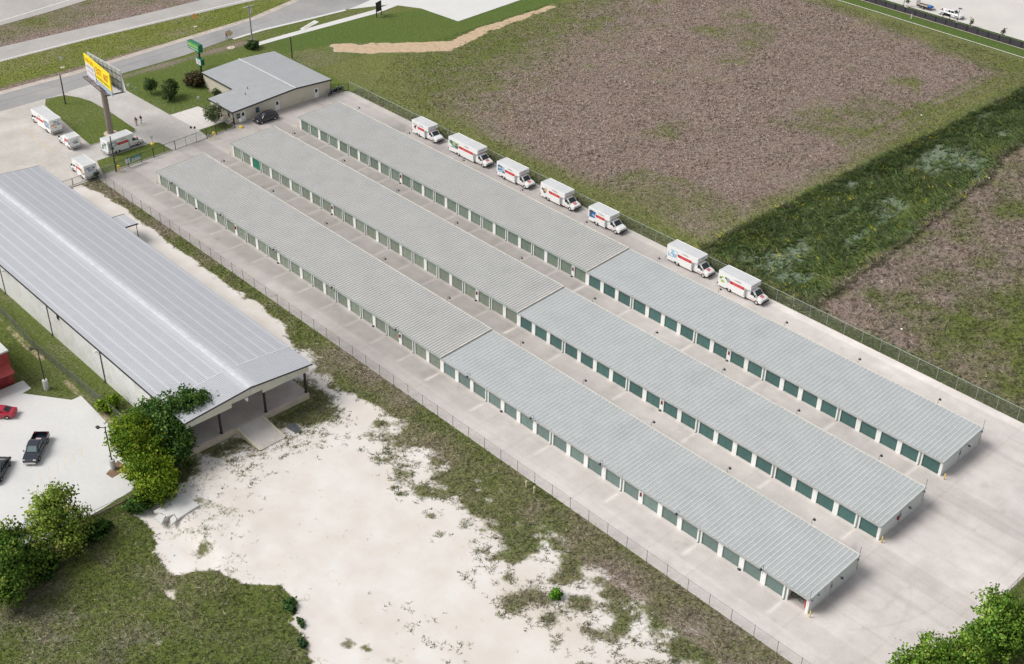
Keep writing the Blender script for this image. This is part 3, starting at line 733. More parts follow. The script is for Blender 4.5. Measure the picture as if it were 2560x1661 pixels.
for poly in ([(74.8,-44.6),(74.3,-40.2),(77.5,-40.0),(77.9,-43.2),(76.9,-43.0),(76.7,-43.9),(75.9,-44.0)],):
    mb = MB(); mb.prism([(a-76,b_+42.5) for a,b_ in poly], -.15, .16); mb.build("slab_top", CONC_W, t)
mb = MB(); mb.prism([(75.9,-45.1),(75.6,-44.3),(76.4,-43.95),(77.3,-45.0)], -.15, .12); tag(mb.build("concrete_slab", CONC_W), "small broken white fragment on the grass side of the large slab", "slab")
mb = MB(); mb.prism([(77.2,-43.8),(77.0,-43.1),(77.95,-43.35),(78.2,-44.2)], -.15, .10); tag(mb.build("concrete_slab", CONC_W), "smallest white concrete fragment beside the crack of the large slab", "slab")

# ------------------------------------------------------------------ storage buildings
DW, DH = 2.40, 2.0
door_me = {}
def vary(mat_, amt=.10):
    nt = mat_.node_tree; N,L = nt.nodes,nt.links; b_ = N["Principled BSDF"]; src = b_.inputs["Base Color"].links[0].from_socket
    oi = N.new("ShaderNodeObjectInfo"); mr = N.new("ShaderNodeMapRange"); mr.inputs[3].default_value = 1-amt; mr.inputs[4].default_value = 1+amt; L.new(oi.outputs["Random"],mr.inputs[0])
    vm = N.new("ShaderNodeVectorMath"); vm.operation = 'SCALE'; L.new(src,vm.inputs[0]); L.new(mr.outputs[0],vm.inputs["Scale"]); L.new(vm.outputs[0],b_.inputs["Base Color"])
for m_ in (DOOR_OLD,DOOR_OLD2,DOOR_NEW,DOOR_NEW1): vary(m_, .13)
def door_mesh(mat_):
    if mat_.name not in door_me:
        mb = MB(); n = 10; prof = []
        for i in range(n):                                       # horizontal corrugation of a roll-up curtain
            z0 = .03 + DH*i/n; h = DH/n
            prof += [(0.0,z0),(0.035,z0+h*.35),(0.035,z0+h*.65)]
        prof += [(0.0,.03+DH)]
        for (a,z0),(b_,z1) in zip(prof[:-1],prof[1:]):
            mb.quad((0,-a,z0),(DW,-a,z0),(DW,-b_,z1),(0,-b_,z1))
        mb.box(0,DW,-.05,.02,0,.05); mb.box(DW*.46,DW*.54,-.07,-.04,.75,.85)
        door_me[mat_.name] = mb.mesh("roll_up_door", mat_)
    return door_me[mat_.name]

def rib_roof(name, x0, x1, y0, z0, y1, z1, pitch, flat, top, h, mats, parent, th=.06):
    """ribbed metal sheet running from the low eave (y0,z0) up to (y1,z1)"""
    mb = MB(); xs = []; n = max(1, int(round((x1-x0)/pitch))); p = (x1-x0)/n; k = p/pitch
    side = (p - (flat+top)*k)/2
    prof = []
    for i in range(n):
        a = x0+i*p
        prof += [(a,0,0),(a+flat*k,0,1),(a+flat*k+side,h,1),(a+flat*k+side+top*k,h,1)]
    prof.append((x1,0,0))
    vs = []; 
    for yy,zz in ((y0,z0),(y1,z1)):
        vs += [(a,yy,zz+dz) for a,dz,_ in prof]
    m = len(prof); fs = []; mi = []
    for i in range(m-1):
        fs.append((i,i+1,m+i+1,m+i)); mi.append(0 if i%4==0 else 1)
    mb.v = vs; mb.f = fs; mb.mi = mi
    mb.add([(x0,y0,z0-th),(x1,y0,z0-th),(x1,y1,z1-th),(x0,y1,z1-th),(x0,y0,z0),(x1,y0,z0),(x1,y1,z1),(x0,y1,z1)],[(3,2,1,0),(0,1,5,4),(1,2,6,5),(2,3,7,6),(3,0,4,7)],0)
    return mb.build(name, mats, parent)

def lamp_mesh():
    mb = MB(); pts = [(0,0,-.5),(0,0,.75)]
    mb.tube((0,0,-.5),(0,0,.7),.022,n=6)
    pr = (0,0,.7)
    for i in range(1,6):
        a = PI*i/5; q = (0,-.25+.25*math.cos(a),.7+.25*math.sin(a)); mb.tube(pr,q,.022,n=6); pr = q
    mb.tube((0,-.5,.72),(0,-.5,.55),.06,.19,n=10); mb.tube((0,-.5,.55),(0,-.5,.50),.19,.19,n=10)
    return mb.mesh("gooseneck_lamp", DARK_METAL)
LAMP_ME = lamp_mesh()

def downspout_mesh():
    mb = MB(); mb.box(-.07,.07,-.10,0,.08,2.38); mb.box(-.06,.06,-.26,-.08,.02,.10); return mb.mesh("downspout", DOWNSPOUT)
SPOUT_ME = downspout_mesh()

def storage_building(k, label, cover_open):
    bx, by = BX[k], BY[k]; xe = END_X[k]; xm = bx+DX-.33
    t = thing("storage_building", label, "storage building", ((bx+xe)/2, by+W/2, 0), 0, "long storage buildings standing side by side")
    ox, oy = (bx+xe)/2, by+W/2
    X = lambda v: v-ox
    y0 = -W/2; y1 = W/2
    zf1, zf2, zb1, zb2 = 2.42, 2.34, 2.92, 2.84
    # walls: header, posts, back, ends (hollow inside)
    wall = MB()
    doors1 = [bx+P1*i for i in range(25)]; doors2 = [bx+DX+P2*i for i in range(20)]
    wall.box(X(bx-.42),X(xm),y0,y0+.15,DH+.03,zf1-.02); wall.box(X(xm),X(xe),y0,y0+.15,DH+.03,zf2-.02)
    starts = doors1+doors2; prev = bx-.42
    for i,d in enumerate(starts):
        wall.box(X(prev),X(d),y0-.012,y0+.18,0,DH+.05); prev = d+DW
    wall.box(X(prev),X(xe),y0-.012,y0+.18,0,DH+.05)
    wall.box(X(bx-.42),X(xe),y1-.15,y1,0,2.80)
    wall.extr([(y0+.18,0),(y1-.15,0),(y1-.15,zb1-.03),(y0+.18,zf1-.03)],'x',X(bx-.42),X(bx-.27))
    if cover_open:
        a = doors2[-1]-.3; wall.box(X(a),X(a+.1),y0+.2,y0+4.0,0,2.36); wall.box(X(a+.1),X(xe-.16),y0+3.9,y0+4.0,0,2.4)
    wall.build("wall", WHITE_WALL, t)
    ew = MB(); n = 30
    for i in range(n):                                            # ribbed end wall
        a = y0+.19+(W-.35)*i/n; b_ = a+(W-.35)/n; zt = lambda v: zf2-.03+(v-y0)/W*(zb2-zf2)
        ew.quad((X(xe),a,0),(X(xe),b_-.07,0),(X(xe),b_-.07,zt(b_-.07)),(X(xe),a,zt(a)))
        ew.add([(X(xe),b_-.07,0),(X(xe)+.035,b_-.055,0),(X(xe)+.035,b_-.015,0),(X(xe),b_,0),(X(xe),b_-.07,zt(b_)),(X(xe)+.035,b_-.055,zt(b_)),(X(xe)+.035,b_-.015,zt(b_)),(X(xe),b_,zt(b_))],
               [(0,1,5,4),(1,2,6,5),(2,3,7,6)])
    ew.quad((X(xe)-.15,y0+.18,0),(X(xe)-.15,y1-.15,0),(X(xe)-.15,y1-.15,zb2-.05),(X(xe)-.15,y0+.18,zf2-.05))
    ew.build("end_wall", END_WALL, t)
    # floor of the units
    fl = MB(); fl.box(X(bx-.4),X(xe-.02),y0+.16,y1-.1,0,.03); fl.build("floor_slab", CONC_G, t)
    # roofs: the older pale section laps over the newer grey one
    s1 = (zb1-zf1)/W; s2 = (zb2-zf2)/W
    rib_roof("roof", X(bx-.55), X(xm+.03), y0-.22, zf1-.22*s1, y1+.15, zb1+.15*s1, .508, .20, .21, .055, [ROOF_A,ROOF_A_RIB], t)
    rib_roof("roof", X(xm+.034), X(xe+.08), y0-.22, zf2-.22*s2, y1+.15, zb2+.15*s2, .61, .40, .11, .042, [ROOF_B,ROOF_B_RIB], t)
    tr = MB()
    for (a,b_,zf,zb,m_) in ((bx-.62,bx-.55,zf1,zb1,0),(xe+.08,xe+.14,zf2,zb2,1),(xm-.20,xm+.0,zf1+.055,zb1+.055,0)):
        s_ = (zb-zf)/W
        tr.extr([(y0-.24,zf-.22*s_-.10),(y1+.17,zb+.15*s_-.10),(y1+.17,zb+.15*s_+.075),(y0-.24,zf-.22*s_+.075)],'x',X(a),X(b_),m_)
    tr.box(X(bx-.55),X(xm),y1+.15,y1+.23,zb1-.10,zb1+.10,0); tr.box(X(xm+.04),X(xe+.08),y1+.15,y1+.23,zb2-.10,zb2+.08,0)
    tr.build("roof_trim", [RIDGE_TRIM,TRIM_GREEN], t)
    gt = MB(); gt.box(X(bx-.6),X(xm),y0-.33,y0-.225,zf1-.16,zf1-.03); gt.box(X(xm+.04),X(xe+.1),y0-.33,y0-.225,zf2-.16,zf2-.03,1); gt.build("gutter", [TRIM_GREEN,pmat("grey_gutter",(.40,.40,.38),.5)], t)
    # doors
    for i,d in enumerate(doors1):
        m_ = (DOOR_OLD,DOOR_OLD,DOOR_OLD2)[k]
        if k == 1 and i == 2:
            o = link("roll_up_door", door_mesh(DOOR_BRIGHT), t, (X(d),y0+.13,.03)); o["label"] = "bright green roll-up door"
            continue
        if k == 1 and i % 3 == 1: m_ = DOOR_OLD
        link("roll_up_door", door_mesh(m_), t, (X(d),y0+.13,.03))
    for i,d in enumerate(doors2):
        if cover_open and i == 19: continue
        link("roll_up_door", door_mesh(DOOR_NEW1 if k == 0 else DOOR_NEW), t, (X(d),y0+.13,.03))
    for px in [bx+P1*i-.32 for i in range(1,25,2)] + [bx+DX+P2*i-.35 for i in range(3,20,4)]:
        link("downspout", SPOUT_ME, t, (X(px),y0-.012,0))
    # lamps
    front = [bx+P1*i-.25 for i in (2,7,12,17,22)]+[bx+DX+P2*i-.3 for i in (2,6,10,14,18)] if k == 0 else []
    for px in front: link("gooseneck_lamp", LAMP_ME, t, (X(px),y0-.36,2.3))
    for px in [bx+5.3+15.2*i for i in range(5)]+[bx+81.8,bx+94,bx+106.2,bx+118.6,bx+131.1]:
        link("gooseneck_lamp", LAMP_ME, t, (X(px),y1+.27,2.75), PI)
    # fittings on the end wall
    wl = MB(); wl.tube((X(xe)+.02,y0+5.2,2.35),(X(xe)+.5,y0+5.3,2.45),.025,n=6); wl.tube((X(xe)+.5,y0+5.3,2.47),(X(xe)+.5,y0+5.3,2.25),.07,.2,n=10); wl.build("wall_lamp", DARK_METAL, t)
    cd = MB()
    cd.box(X(xe)+.036,X(xe)+.15,y0+3.95,y0+4.2,1.35,1.75); cd.tube((X(xe)+.07,y0+4.08,1.75),(X(xe)+.07,y0+4.08,2.45),.03,n=6); cd.tube((X(xe)+.07,y0+4.08,.1),(X(xe)+.07,y0+4.08,1.35),.02,n=6)
    cd.build("electric_box", pmat("grey_box",(.25,.27,.27),.5), t)
    fl2 = MB(); fl2.ellipsoid((X(xe)+.22,y1-.35,2.55),.12,.16,.14); fl2.tube((X(xe)+.1,y1-.1,.8),(X(xe)+.1,y1-.1,4.3),.03,n=6); fl2.build("camera_mast", pmat("blue_grey_fitting",(.16,.19,.22),.4), t)
    if k == 0:
        m2 = MB(); m2.tube((X(xe)+.05,y0-.15,2.2),(X(xe)+.05,y0-.15,3.7),.025,n=6); m2.ellipsoid((X(xe)+.25,y0+1.3,2.2),.12,.14,.12); m2.box(X(xe)+.04,X(xe)+.35,y0+.1,y0+.2,2.05,2.12); m2.build("camera_mast", MATS["blue_grey_fitting"], t)
    return t

storage_building(0, "long storage building nearest the sandy lot, its last door standing open", True)
storage_building(1, "middle long storage building, with one bright green door near its far end", False)
storage_building(2, "long storage building beside the row of parked box trucks", False)

# contents of the open unit
dxo = BX[0]+DX+P2*19
mb = MB(); mb.bevbox(dxo+1.95,dxo+2.38,.5,1.2,.03,1.15,.06); mb.tube((dxo+2.1,.8,1.15),(dxo+2.1,.8,1.35),.05,n=8)
tag(mb.build("storage_cabinet", RED), "dark red upright item stored just inside the open storage unit", "storage item")
t = thing("bicycle", "dark bicycle with clutter leaning at the left inside the open storage unit", "bicycle", (dxo+.75,.9,.03))
for xx in (-.5,.5):
    w = MB()
    for i in range(14):
        a,b_ = 2*PI*i/14,2*PI*(i+1)/14; w.tube((xx+.33*math.cos(a),0,.34+.33*math.sin(a)),(xx+.33*math.cos(b_),0,.34+.33*math.sin(b_)),.03,n=5)
    w.build("wheel", TYRE, t)
w = MB(); w.path([(-.5,0,.34),(-.15,0,.85),(.4,0,.85),(.5,0,.34)],.03); w.path([(-.15,0,.85),(0,0,.35),(.4,0,.85)],.03); w.tube((.38,-.3,1.0),(.38,.3,1.0),.025); w.box(-.3,0,-.07,.07,.92,.98); w.build("frame", pmat("dark_green_paint",(.03,.05,.02),.4), t)
mb = MB(); mb.bevbox(dxo+.2,dxo+1.4,1.6,2.8,.03,1.3,.06); mb.bevbox(dxo+.3,dxo+1.0,1.8,2.6,1.3,1.8,.05); tag(mb.build("box_stack", DARK_METAL), "stack of dark boxes behind the bicycle in the open storage unit", "boxes")
mb = MB(); mb.bevbox(dxo+1.3,dxo+2.0,1.6,2.6,.03,.75,.08); tag(mb.build("covered_crate", pmat("grey_cloth",(.35,.35,.36),.9)), "pale grey covered crate standing at the back of the open storage unit", "crate")

# fire extinguisher boxes and bait stations at the posts
def at_post(k, i, sec): return (BX[k]+P1*i if sec == 1 else BX[k]+DX+P2*i)-.33
ORD = ["first","second","third","fourth","fifth"]
BN = ["nearest the sandy lot","in the middle","beside the box trucks"]
def extinguisher(x, y, rz, label):
    t = thing("fire_extinguisher", label, "fire extinguisher", (x,y,1.15), rz, "red fire extinguishers on the storage walls")
    b_ = MB(); b_.tube((0,-.12,0),(0,-.12,.42),.085,n=10); b_.tube((0,-.12,.42),(0,-.12,.5),.085,.03,n=10); b_.build("cylinder", RED, t)
    v = MB(); v.box(-.04,.06,-.15,-.09,.5,.58); v.tube((.05,-.12,.5),(.1,-.12,.2),.015,n=5); v.box(-.1,.1,-.035,-.005,-.02,.5); v.build("valve", BLACK_IRON, t)
for k,i,s_,lab in ((0,8,1,"far left"),(0,22,1,"just before the roof step"),(0,12,2,"among the teal doors"),(1,10,1,"far left"),(1,22,1,"just before the roof step"),(1,9,2,"among the teal doors"),
             (2,10,1,"far left"),(2,24,1,"just before the roof step"),(2,9,2,"among the teal doors")):
    extinguisher(at_post(k,i,s_),BY[k]-.02,0,"red fire extinguisher, "+lab+" on the storage building "+BN[k])
extinguisher(END_X[1]+.04,BY[1]+3.6,PI/2,"red fire extinguisher on the end wall of the middle storage building")
bait = MB(); bait.bevbox(-.20,.20,-.26,0,0,.17,.05)
bait_me = bait.mesh("bait_station", BLACK_IRON)
for k,i,s_,lab in ((0,4,1,"farthest"),(0,12,1,"second farthest"),(0,20,1,"third farthest"),(0,4,2,"second nearest"),(0,17,2,"nearest"),(1,10,1,"farthest"),(1,22,1,"middle"),(1,9,2,"nearest"),(2,10,1,"farthest"),(2,24,1,"middle"),(2,9,2,"nearest")):
    tag(link("bait_station", bait_me, None, (at_post(k,i,s_)-.1,BY[k]-.03,0)), "black bait box, %s one at storage building %s" % (lab,BN[k]), "bait box", "black bait boxes at the door posts")

# yellow bollards
bo = MB(); bo.tube((0,0,0),(0,0,.95),.07,n=12); bo.ellipsoid((0,0,.95),.07,.07,.05,10,6)
bo_me = bo.mesh("bollard", YELLOW, True); bo2 = bo.mesh("bollard", PALE_YELLOW, True)
for x,y,lab,me in ((138.3,-.25,"near front corner of the storage building nearest the sandy lot",bo_me),(137.7,9.2,"near rear corner of the storage building nearest the sandy lot",bo2),
                (137.0,15.9,"near front corner of the middle storage building",bo_me),(136.4,25.4,"near rear corner of the middle storage building",bo2),
                (135.9,31.7,"near front corner of the storage building by the box trucks",bo_me),(135.1,41.5,"near rear corner of the storage building by the box trucks",bo2),
                (-.9,-.25,"far front corner of the storage building nearest the sandy lot",bo2),(-2.3,15.7,"far front corner of the middle storage building",bo2),(-3.6,31.7,"far front corner of the storage building by the box trucks",bo2),
                (-12.6,31.2,"office wall behind the dark SUV",bo_me),(-12.9,39.6,"office wall between the two right-hand white doors",bo2)):
    tag(link("bollard", me, None, (x,y,0)), "yellow bollard at the "+lab, "bollard", "yellow bollards")

# ------------------------------------------------------------------ warehouse
def warehouse():
    x0,x1 = -9.6,68.6; yN,yS = -17.35,-35.9; yr = -26.2; ze, zr = 5.55, 6.35; xw = 63.5
    t = thing("warehouse", "large white metal warehouse with a pale low gable roof and an open loading bay", "warehouse", (0,0,0))
    w = MB()
    w.box(x0,xw,yS,yS+.2,0,ze-.05); w.box(x0,xw,yN-.2,yN,0,ze-.05); w.box(x0,x0+.2,yS+.2,yN-.2,0,ze-.05)
    w.box(xw-.2,xw,yS+.2,yN-.2,0,ze-.05)
    w.add([(xw,yS+.2,ze-.05),(xw,yN-.2,ze-.05),(xw,yr,zr-.08)],[(0,1,2)])
    # wall carried round the loading bay as a side panel on the south
    w.box(xw,x1-4.2,yS,yS+.2,0,ze-.05)
    w.build("wall", WHITE_WALL, t)
    wr = MB(); n = int((xw-x0)/.45)
    for i in range(n): a = x0+.2+i*.45; wr.add([(a,yS-.003,.05),(a+.03,yS-.03,.05),(a+.09,yS-.03,.05),(a+.12,yS-.003,.05),(a,yS-.003,ze-.1),(a+.03,yS-.03,ze-.1),(a+.09,yS-.03,ze-.1),(a+.12,yS-.003,ze-.1)],[(0,1,5,4),(1,2,6,5),(2,3,7,6)])
    wr.build("wall_rib", WHITE_WALL, t)
    # roof: ribs run down each slope; pale lines are coloured in along the length
    eN, eS = yN+.75, yS-.15
    m = bpy.data.materials.new("bright_galvalume"); m.use_nodes = True
    nt = m.node_tree; N,L = nt.nodes,nt.links; b_ = N["Principled BSDF"]; b_.inputs["Roughness"].default_value = .42; b_.inputs["Metallic"].default_value = .25
    tc = N.new("ShaderNodeTexCoord"); sp = N.new("ShaderNodeSeparateXYZ"); L.new(tc.outputs["Object"], sp.inputs[0])
    nz = N.new("ShaderNodeTexNoise"); nz.inputs["Scale"].default_value = .5; nz.inputs["Detail"].default_value = 4; L.new(tc.outputs["Object"], nz.inputs["Vector"])
    dv = N.new("ShaderNodeMath"); dv.operation = 'MULTIPLY_ADD'; L.new(sp.outputs[1],dv.inputs[0]); dv.inputs[1].default_value = 1/1.53; dv.inputs[2].default_value = 40.05
    pp = N.new("ShaderNodeMath"); pp.operation = 'PINGPONG'; L.new(dv.outputs[0],pp.inputs[0]); pp.inputs[1].default_value = .5
    ad = N.new("ShaderNodeMath"); ad.operation = 'MULTIPLY_ADD'; L.new(nz.outputs["Fac"],ad.inputs[0]); ad.inputs[1].default_value = .08; L.new(pp.outputs[0],ad.inputs[2])
    r = N.new("ShaderNodeMapRange"); r.inputs[1].default_value = .04; r.inputs[2].default_value = .20; r.inputs[3].default_value = 1; r.inputs[4].default_value = 0; r.interpolation_type = 'SMOOTHSTEP'; L.new(ad.outputs[0], r.inputs[0])
    lt = N.new("ShaderNodeMath"); lt.operation = 'LESS_THAN'; L.new(sp.outputs[0], lt.inputs[0]); lt.inputs[1].default_value = xw-.1
    ml = N.new("ShaderNodeMath"); ml.operation = 'MULTIPLY'; L.new(r.outputs[0],ml.inputs[0]); L.new(lt.outputs[0],ml.inputs[1])
    nr = N.new("ShaderNodeMapRange"); nr.inputs[3].default_value = .93; nr.inputs[4].default_value = 1.06; L.new(nz.outputs["Fac"], nr.inputs[0])
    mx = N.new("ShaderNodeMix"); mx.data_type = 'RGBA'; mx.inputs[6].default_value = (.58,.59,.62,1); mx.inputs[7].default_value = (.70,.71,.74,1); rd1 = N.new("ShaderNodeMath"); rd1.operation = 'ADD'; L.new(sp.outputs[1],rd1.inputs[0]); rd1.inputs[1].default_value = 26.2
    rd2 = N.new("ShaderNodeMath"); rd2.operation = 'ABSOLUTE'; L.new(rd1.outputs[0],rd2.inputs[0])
    rd3 = N.new("ShaderNodeMapRange"); rd3.inputs[1].default_value = .5; rd3.inputs[2].default_value = 1.5; rd3.inputs[3].default_value = .9; rd3.inputs[4].default_value = 0; rd3.interpolation_type = 'SMOOTHSTEP'; L.new(rd2.outputs[0],rd3.inputs[0])  # soft ridge highlight painted into the roof colour
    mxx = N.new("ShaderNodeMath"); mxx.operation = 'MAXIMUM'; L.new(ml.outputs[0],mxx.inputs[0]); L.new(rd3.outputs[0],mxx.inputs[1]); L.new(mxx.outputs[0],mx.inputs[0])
    vm = N.new("ShaderNodeVectorMath"); vm.operation = 'SCALE'; L.new(mx.outputs[2],vm.inputs[0]); L.new(nr.outputs[0],vm.inputs["Scale"]); L.new(vm.outputs[0], b_.inputs["Base Color"])
    MATS["bright_galvalume"] = m
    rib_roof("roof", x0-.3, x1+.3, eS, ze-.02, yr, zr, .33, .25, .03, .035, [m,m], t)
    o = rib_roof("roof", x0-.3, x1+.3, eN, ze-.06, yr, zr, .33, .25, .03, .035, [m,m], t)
    cap = MB(); cap.add([(x0-.3,yr-.45,zr+.02),(x1+.3,yr-.45,zr+.02),(x1+.3,yr,zr+.065),(x0-.3,yr,zr+.065),(x0-.3,yr+.45,zr+.02),(x1+.3,yr+.45,zr+.02)],[(0,1,2,3),(3,2,5,4)])
    cap.build("ridge_cap", pmat("pale_ridge_metal",(.68,.69,.72),.4,.2), t)
    st = MB(); st.extr([(eS,ze+.01),(yr,zr+.05),(eN,ze),(eN,ze-.04),(yr,zr+.0),(eS,ze-.04)],'x',xw-.12,xw+.12); st.build("roof_flashing", MATS["pale_ridge_metal"], t)
    ed = MB(); ed.box(x0-.3,x1+.3,eS-.13,eS-.004,ze-.20,ze-.03); ed.extr([(eS,ze-.18),(yr,zr-.16),(eN,ze-.2),(eN,ze-.05),(yr,zr+.0),(eS,ze-.03)],'x',x1+.304,x1+.40)
    ed.extr([(eS,ze-.18),(yr,zr-.16),(eN,ze-.2),(eN,ze-.05),(yr,zr+.0),(eS,ze-.03)],'x',x0-.42,x0-.304); ed.build("roof_edge", DARK_METAL, t)
    for px in (16.2,31.5,47.0,60.6):
        d = MB(); d.box(px-.045,px+.045,yS-.14,yS-.035,.05,ze-.1); d.box(px-.045,px+.045,yS-.34,yS-.14,.05,.16); d.build("downspout", DARK_METAL, t)
    v = MB(); v.box(34.4,35.2,yS-.06,yS-.035,4.3,5.0); v.build("wall_vent", BLACK_IRON, t)
    for px in (17.6,46.0):
        l = MB(); l.box(px-.12,px+.12,yS-.35,yS-.03,4.55,4.8); l.build("wall_lamp", WHITE_INK, t)
    # loading bay: raised slab, columns, hanging fascia with a notch in the middle
    s = MB(); s.box(xw,x1-.05,yS+.1,yN-.05,0,.95); s.build("bay_slab", pmat("bay_floor_concrete",(.50,.45,.42),.8,var=.1,scale=.4,dirt=(.36,.33,.31),dirt_amt=.5,dirt_scale=.5), t)
    e = MB(); e.box(x1-.05,x1+.10,yS+.1,yN-.05,0,.86); e.build("slab_edge", CONC_TAN, t)
    for py in (yN-.28,-24.1,-30.9,yS+.4):
        c = MB(); c.box(x1-.45,x1-.13,py-.1,py+.1,.95,ze-.2); c.box(x1-.55,x1-.06,py-.17,py+.17,.951,1.0); c.build("column", BROWN_STEEL, t)
    c = MB(); c.box(x1-1.3,x1-.6,yS+.22,yS+.8,.95,ze-.3); c.tube((x1-.12,yS+.3,.2),(x1-.12,yS+.3,ze-.3),.09,n=8); c.build("column", pmat("navy_column",(.012,.014,.03),.4), t)
    f = MB(); zt = lambda y: (ze-.12+(y-eS)/(yr-eS)*(zr-ze+.0)) if y < yr else (ze-.12+(eN-y)/(eN-yr)*(zr-ze))
    ys = [yS-.1,-29.2,-29.2,-24.5,-24.5,yN+.1]; zb = [4.55,4.55,5.05,5.05,4.55,4.55]
    def strip(ya,yb,z):
        n = max(2,int(abs(yb-ya)/.3))
        for i in range(n):
            a = ya+(yb-ya)*i/n; b2 = ya+(yb-ya)*(i+1)/n
            f.quad((x1+.2,a,z),(x1+.2,b2-.05,z),(x1+.2,b2-.05,zt(b2-.05)),(x1+.2,a,zt(a))); f.quad((x1+.2,b2-.05,z),(x1+.225,b2-.025,z),(x1+.225,b2-.025,zt(b2)),(x1+.2,b2-.05,zt(b2-.05))); f.quad((x1+.225,b2-.025,z),(x1+.2,b2,z),(x1+.2,b2,zt(b2)),(x1+.225,b2-.025,zt(b2)))
        f.box(x1+.08,x1+.195,ya,yb,z,zt((ya+yb)/2)-.4)
    strip(yS-.1,-29.2,4.5); strip(-29.2,-24.5,5.05); strip(-24.5,yN+.1,4.5)
    f.build("fascia", pmat("ivory_fascia",(.62,.61,.52),.5,var=.04), t)
    l = MB(); l.box(x1+.23,x1+.5,-27.3,-26.9,4.85,5.05); l.tube((x1+.45,-27.1,4.9),(x1+.6,-27.1,4.7),.1,.14,n=8); l.build("flood_lamp", WHITE_INK, t)
    # side canopy over the north door
    cp = MB(); cp.add([(10.9,-17.3,3.35),(15.1,-17.3,3.35),(15.1,-12.6,3.1),(10.9,-12.6,3.1),(10.9,-17.3,3.29),(15.1,-17.3,3.29),(15.1,-12.6,3.04),(10.9,-12.6,3.04)],[(0,1,2,3),(7,6,5,4),(0,4,5,1),(1,5,6,2),(2,6,7,3),(3,7,4,0)])
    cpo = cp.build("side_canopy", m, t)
    e = MB(); e.extr([(-17.3,3.2),(-12.55,2.95),(-12.55,3.13),(-17.3,3.38)],'x',15.11,15.25); e.extr([(-17.3,3.2),(-12.55,2.95),(-12.55,3.13),(-17.3,3.38)],'x',10.8,10.89); e.build("canopy_edge", DARK_METAL, cpo)
    for px in (11.1,14.9):
        q = MB(); q.tube((px,-12.75,0),(px,-12.75,3.02),.06,n=8); q.build("canopy_post", BROWN_STEEL, cpo)
    # sloping ramp
    rp = MB(); rp.add([(x1+.1,-28.75,.86),(x1+.1,-25.0,.86),(73.5,-24.8,.03),(73.6,-28.5,.03),(x1+.1,-28.75,-.1),(x1+.1,-25.0,-.1),(73.5,-24.8,-.1),(73.6,-28.5,-.1)],[(0,3,2,1),(0,4,7,3),(1,2,6,5),(2,3,7,6)])
    rpo = rp.build("loading_ramp", pmat("pale_ramp_concrete",(.57,.53,.49),.85,var=.08,scale=.4,dirt=(.42,.39,.36),dirt_amt=.4,dirt_scale=.5), t)
    k_ = MB(); k_.add([(x1+.1,-25.0,.86),(73.5,-24.8,.03),(73.5,-24.62,.03),(x1+.1,-24.82,.86),(x1+.1,-25.0,1.0),(73.5,-24.8,.17),(73.5,-24.62,.17),(x1+.1,-24.82,1.0),(x1+.1,-24.82,-.1),(73.5,-24.62,-.1)],[(4,5,6,7),(0,1,5,4),(7,6,9,8),(5,1,2,6)])
    k_.add([(x1+.1,-28.93,.86),(73.6,-28.68,.03),(73.6,-28.5,.03),(x1+.1,-28.75,.86),(x1+.1,-28.93,.96),(73.6,-28.68,.13),(73.6,-28.5,.13),(x1+.1,-28.75,.96),(x1+.1,-28.93,-.1),(73.6,-28.68,-.1)],[(4,5,6,7),(0,1,5,4),(3,2,6,7),(0,4,8),(1,9,8,0)])
    k_.build("ramp_kerb", pmat("cream_kerb",(.66,.61,.46),.7), rpo)
warehouse()
mb = MB(); mb.add([(71.9,-23.4,.0),(73.6,-23.2,.0),(73.9,-22.5,.05),(72.2,-22.2,.35),(72.0,-22.8,.5),(73.0,-22.9,.3)],[(0,1,5,4),(1,2,5),(5,2,3,4),(0,4,3)])
tag(mb.build("tarp", pmat("dark_tarp",(.09,.10,.11),.7,var=.2)), "crumpled dark grey tarp lying in the grass beside the loading ramp", "tarp")

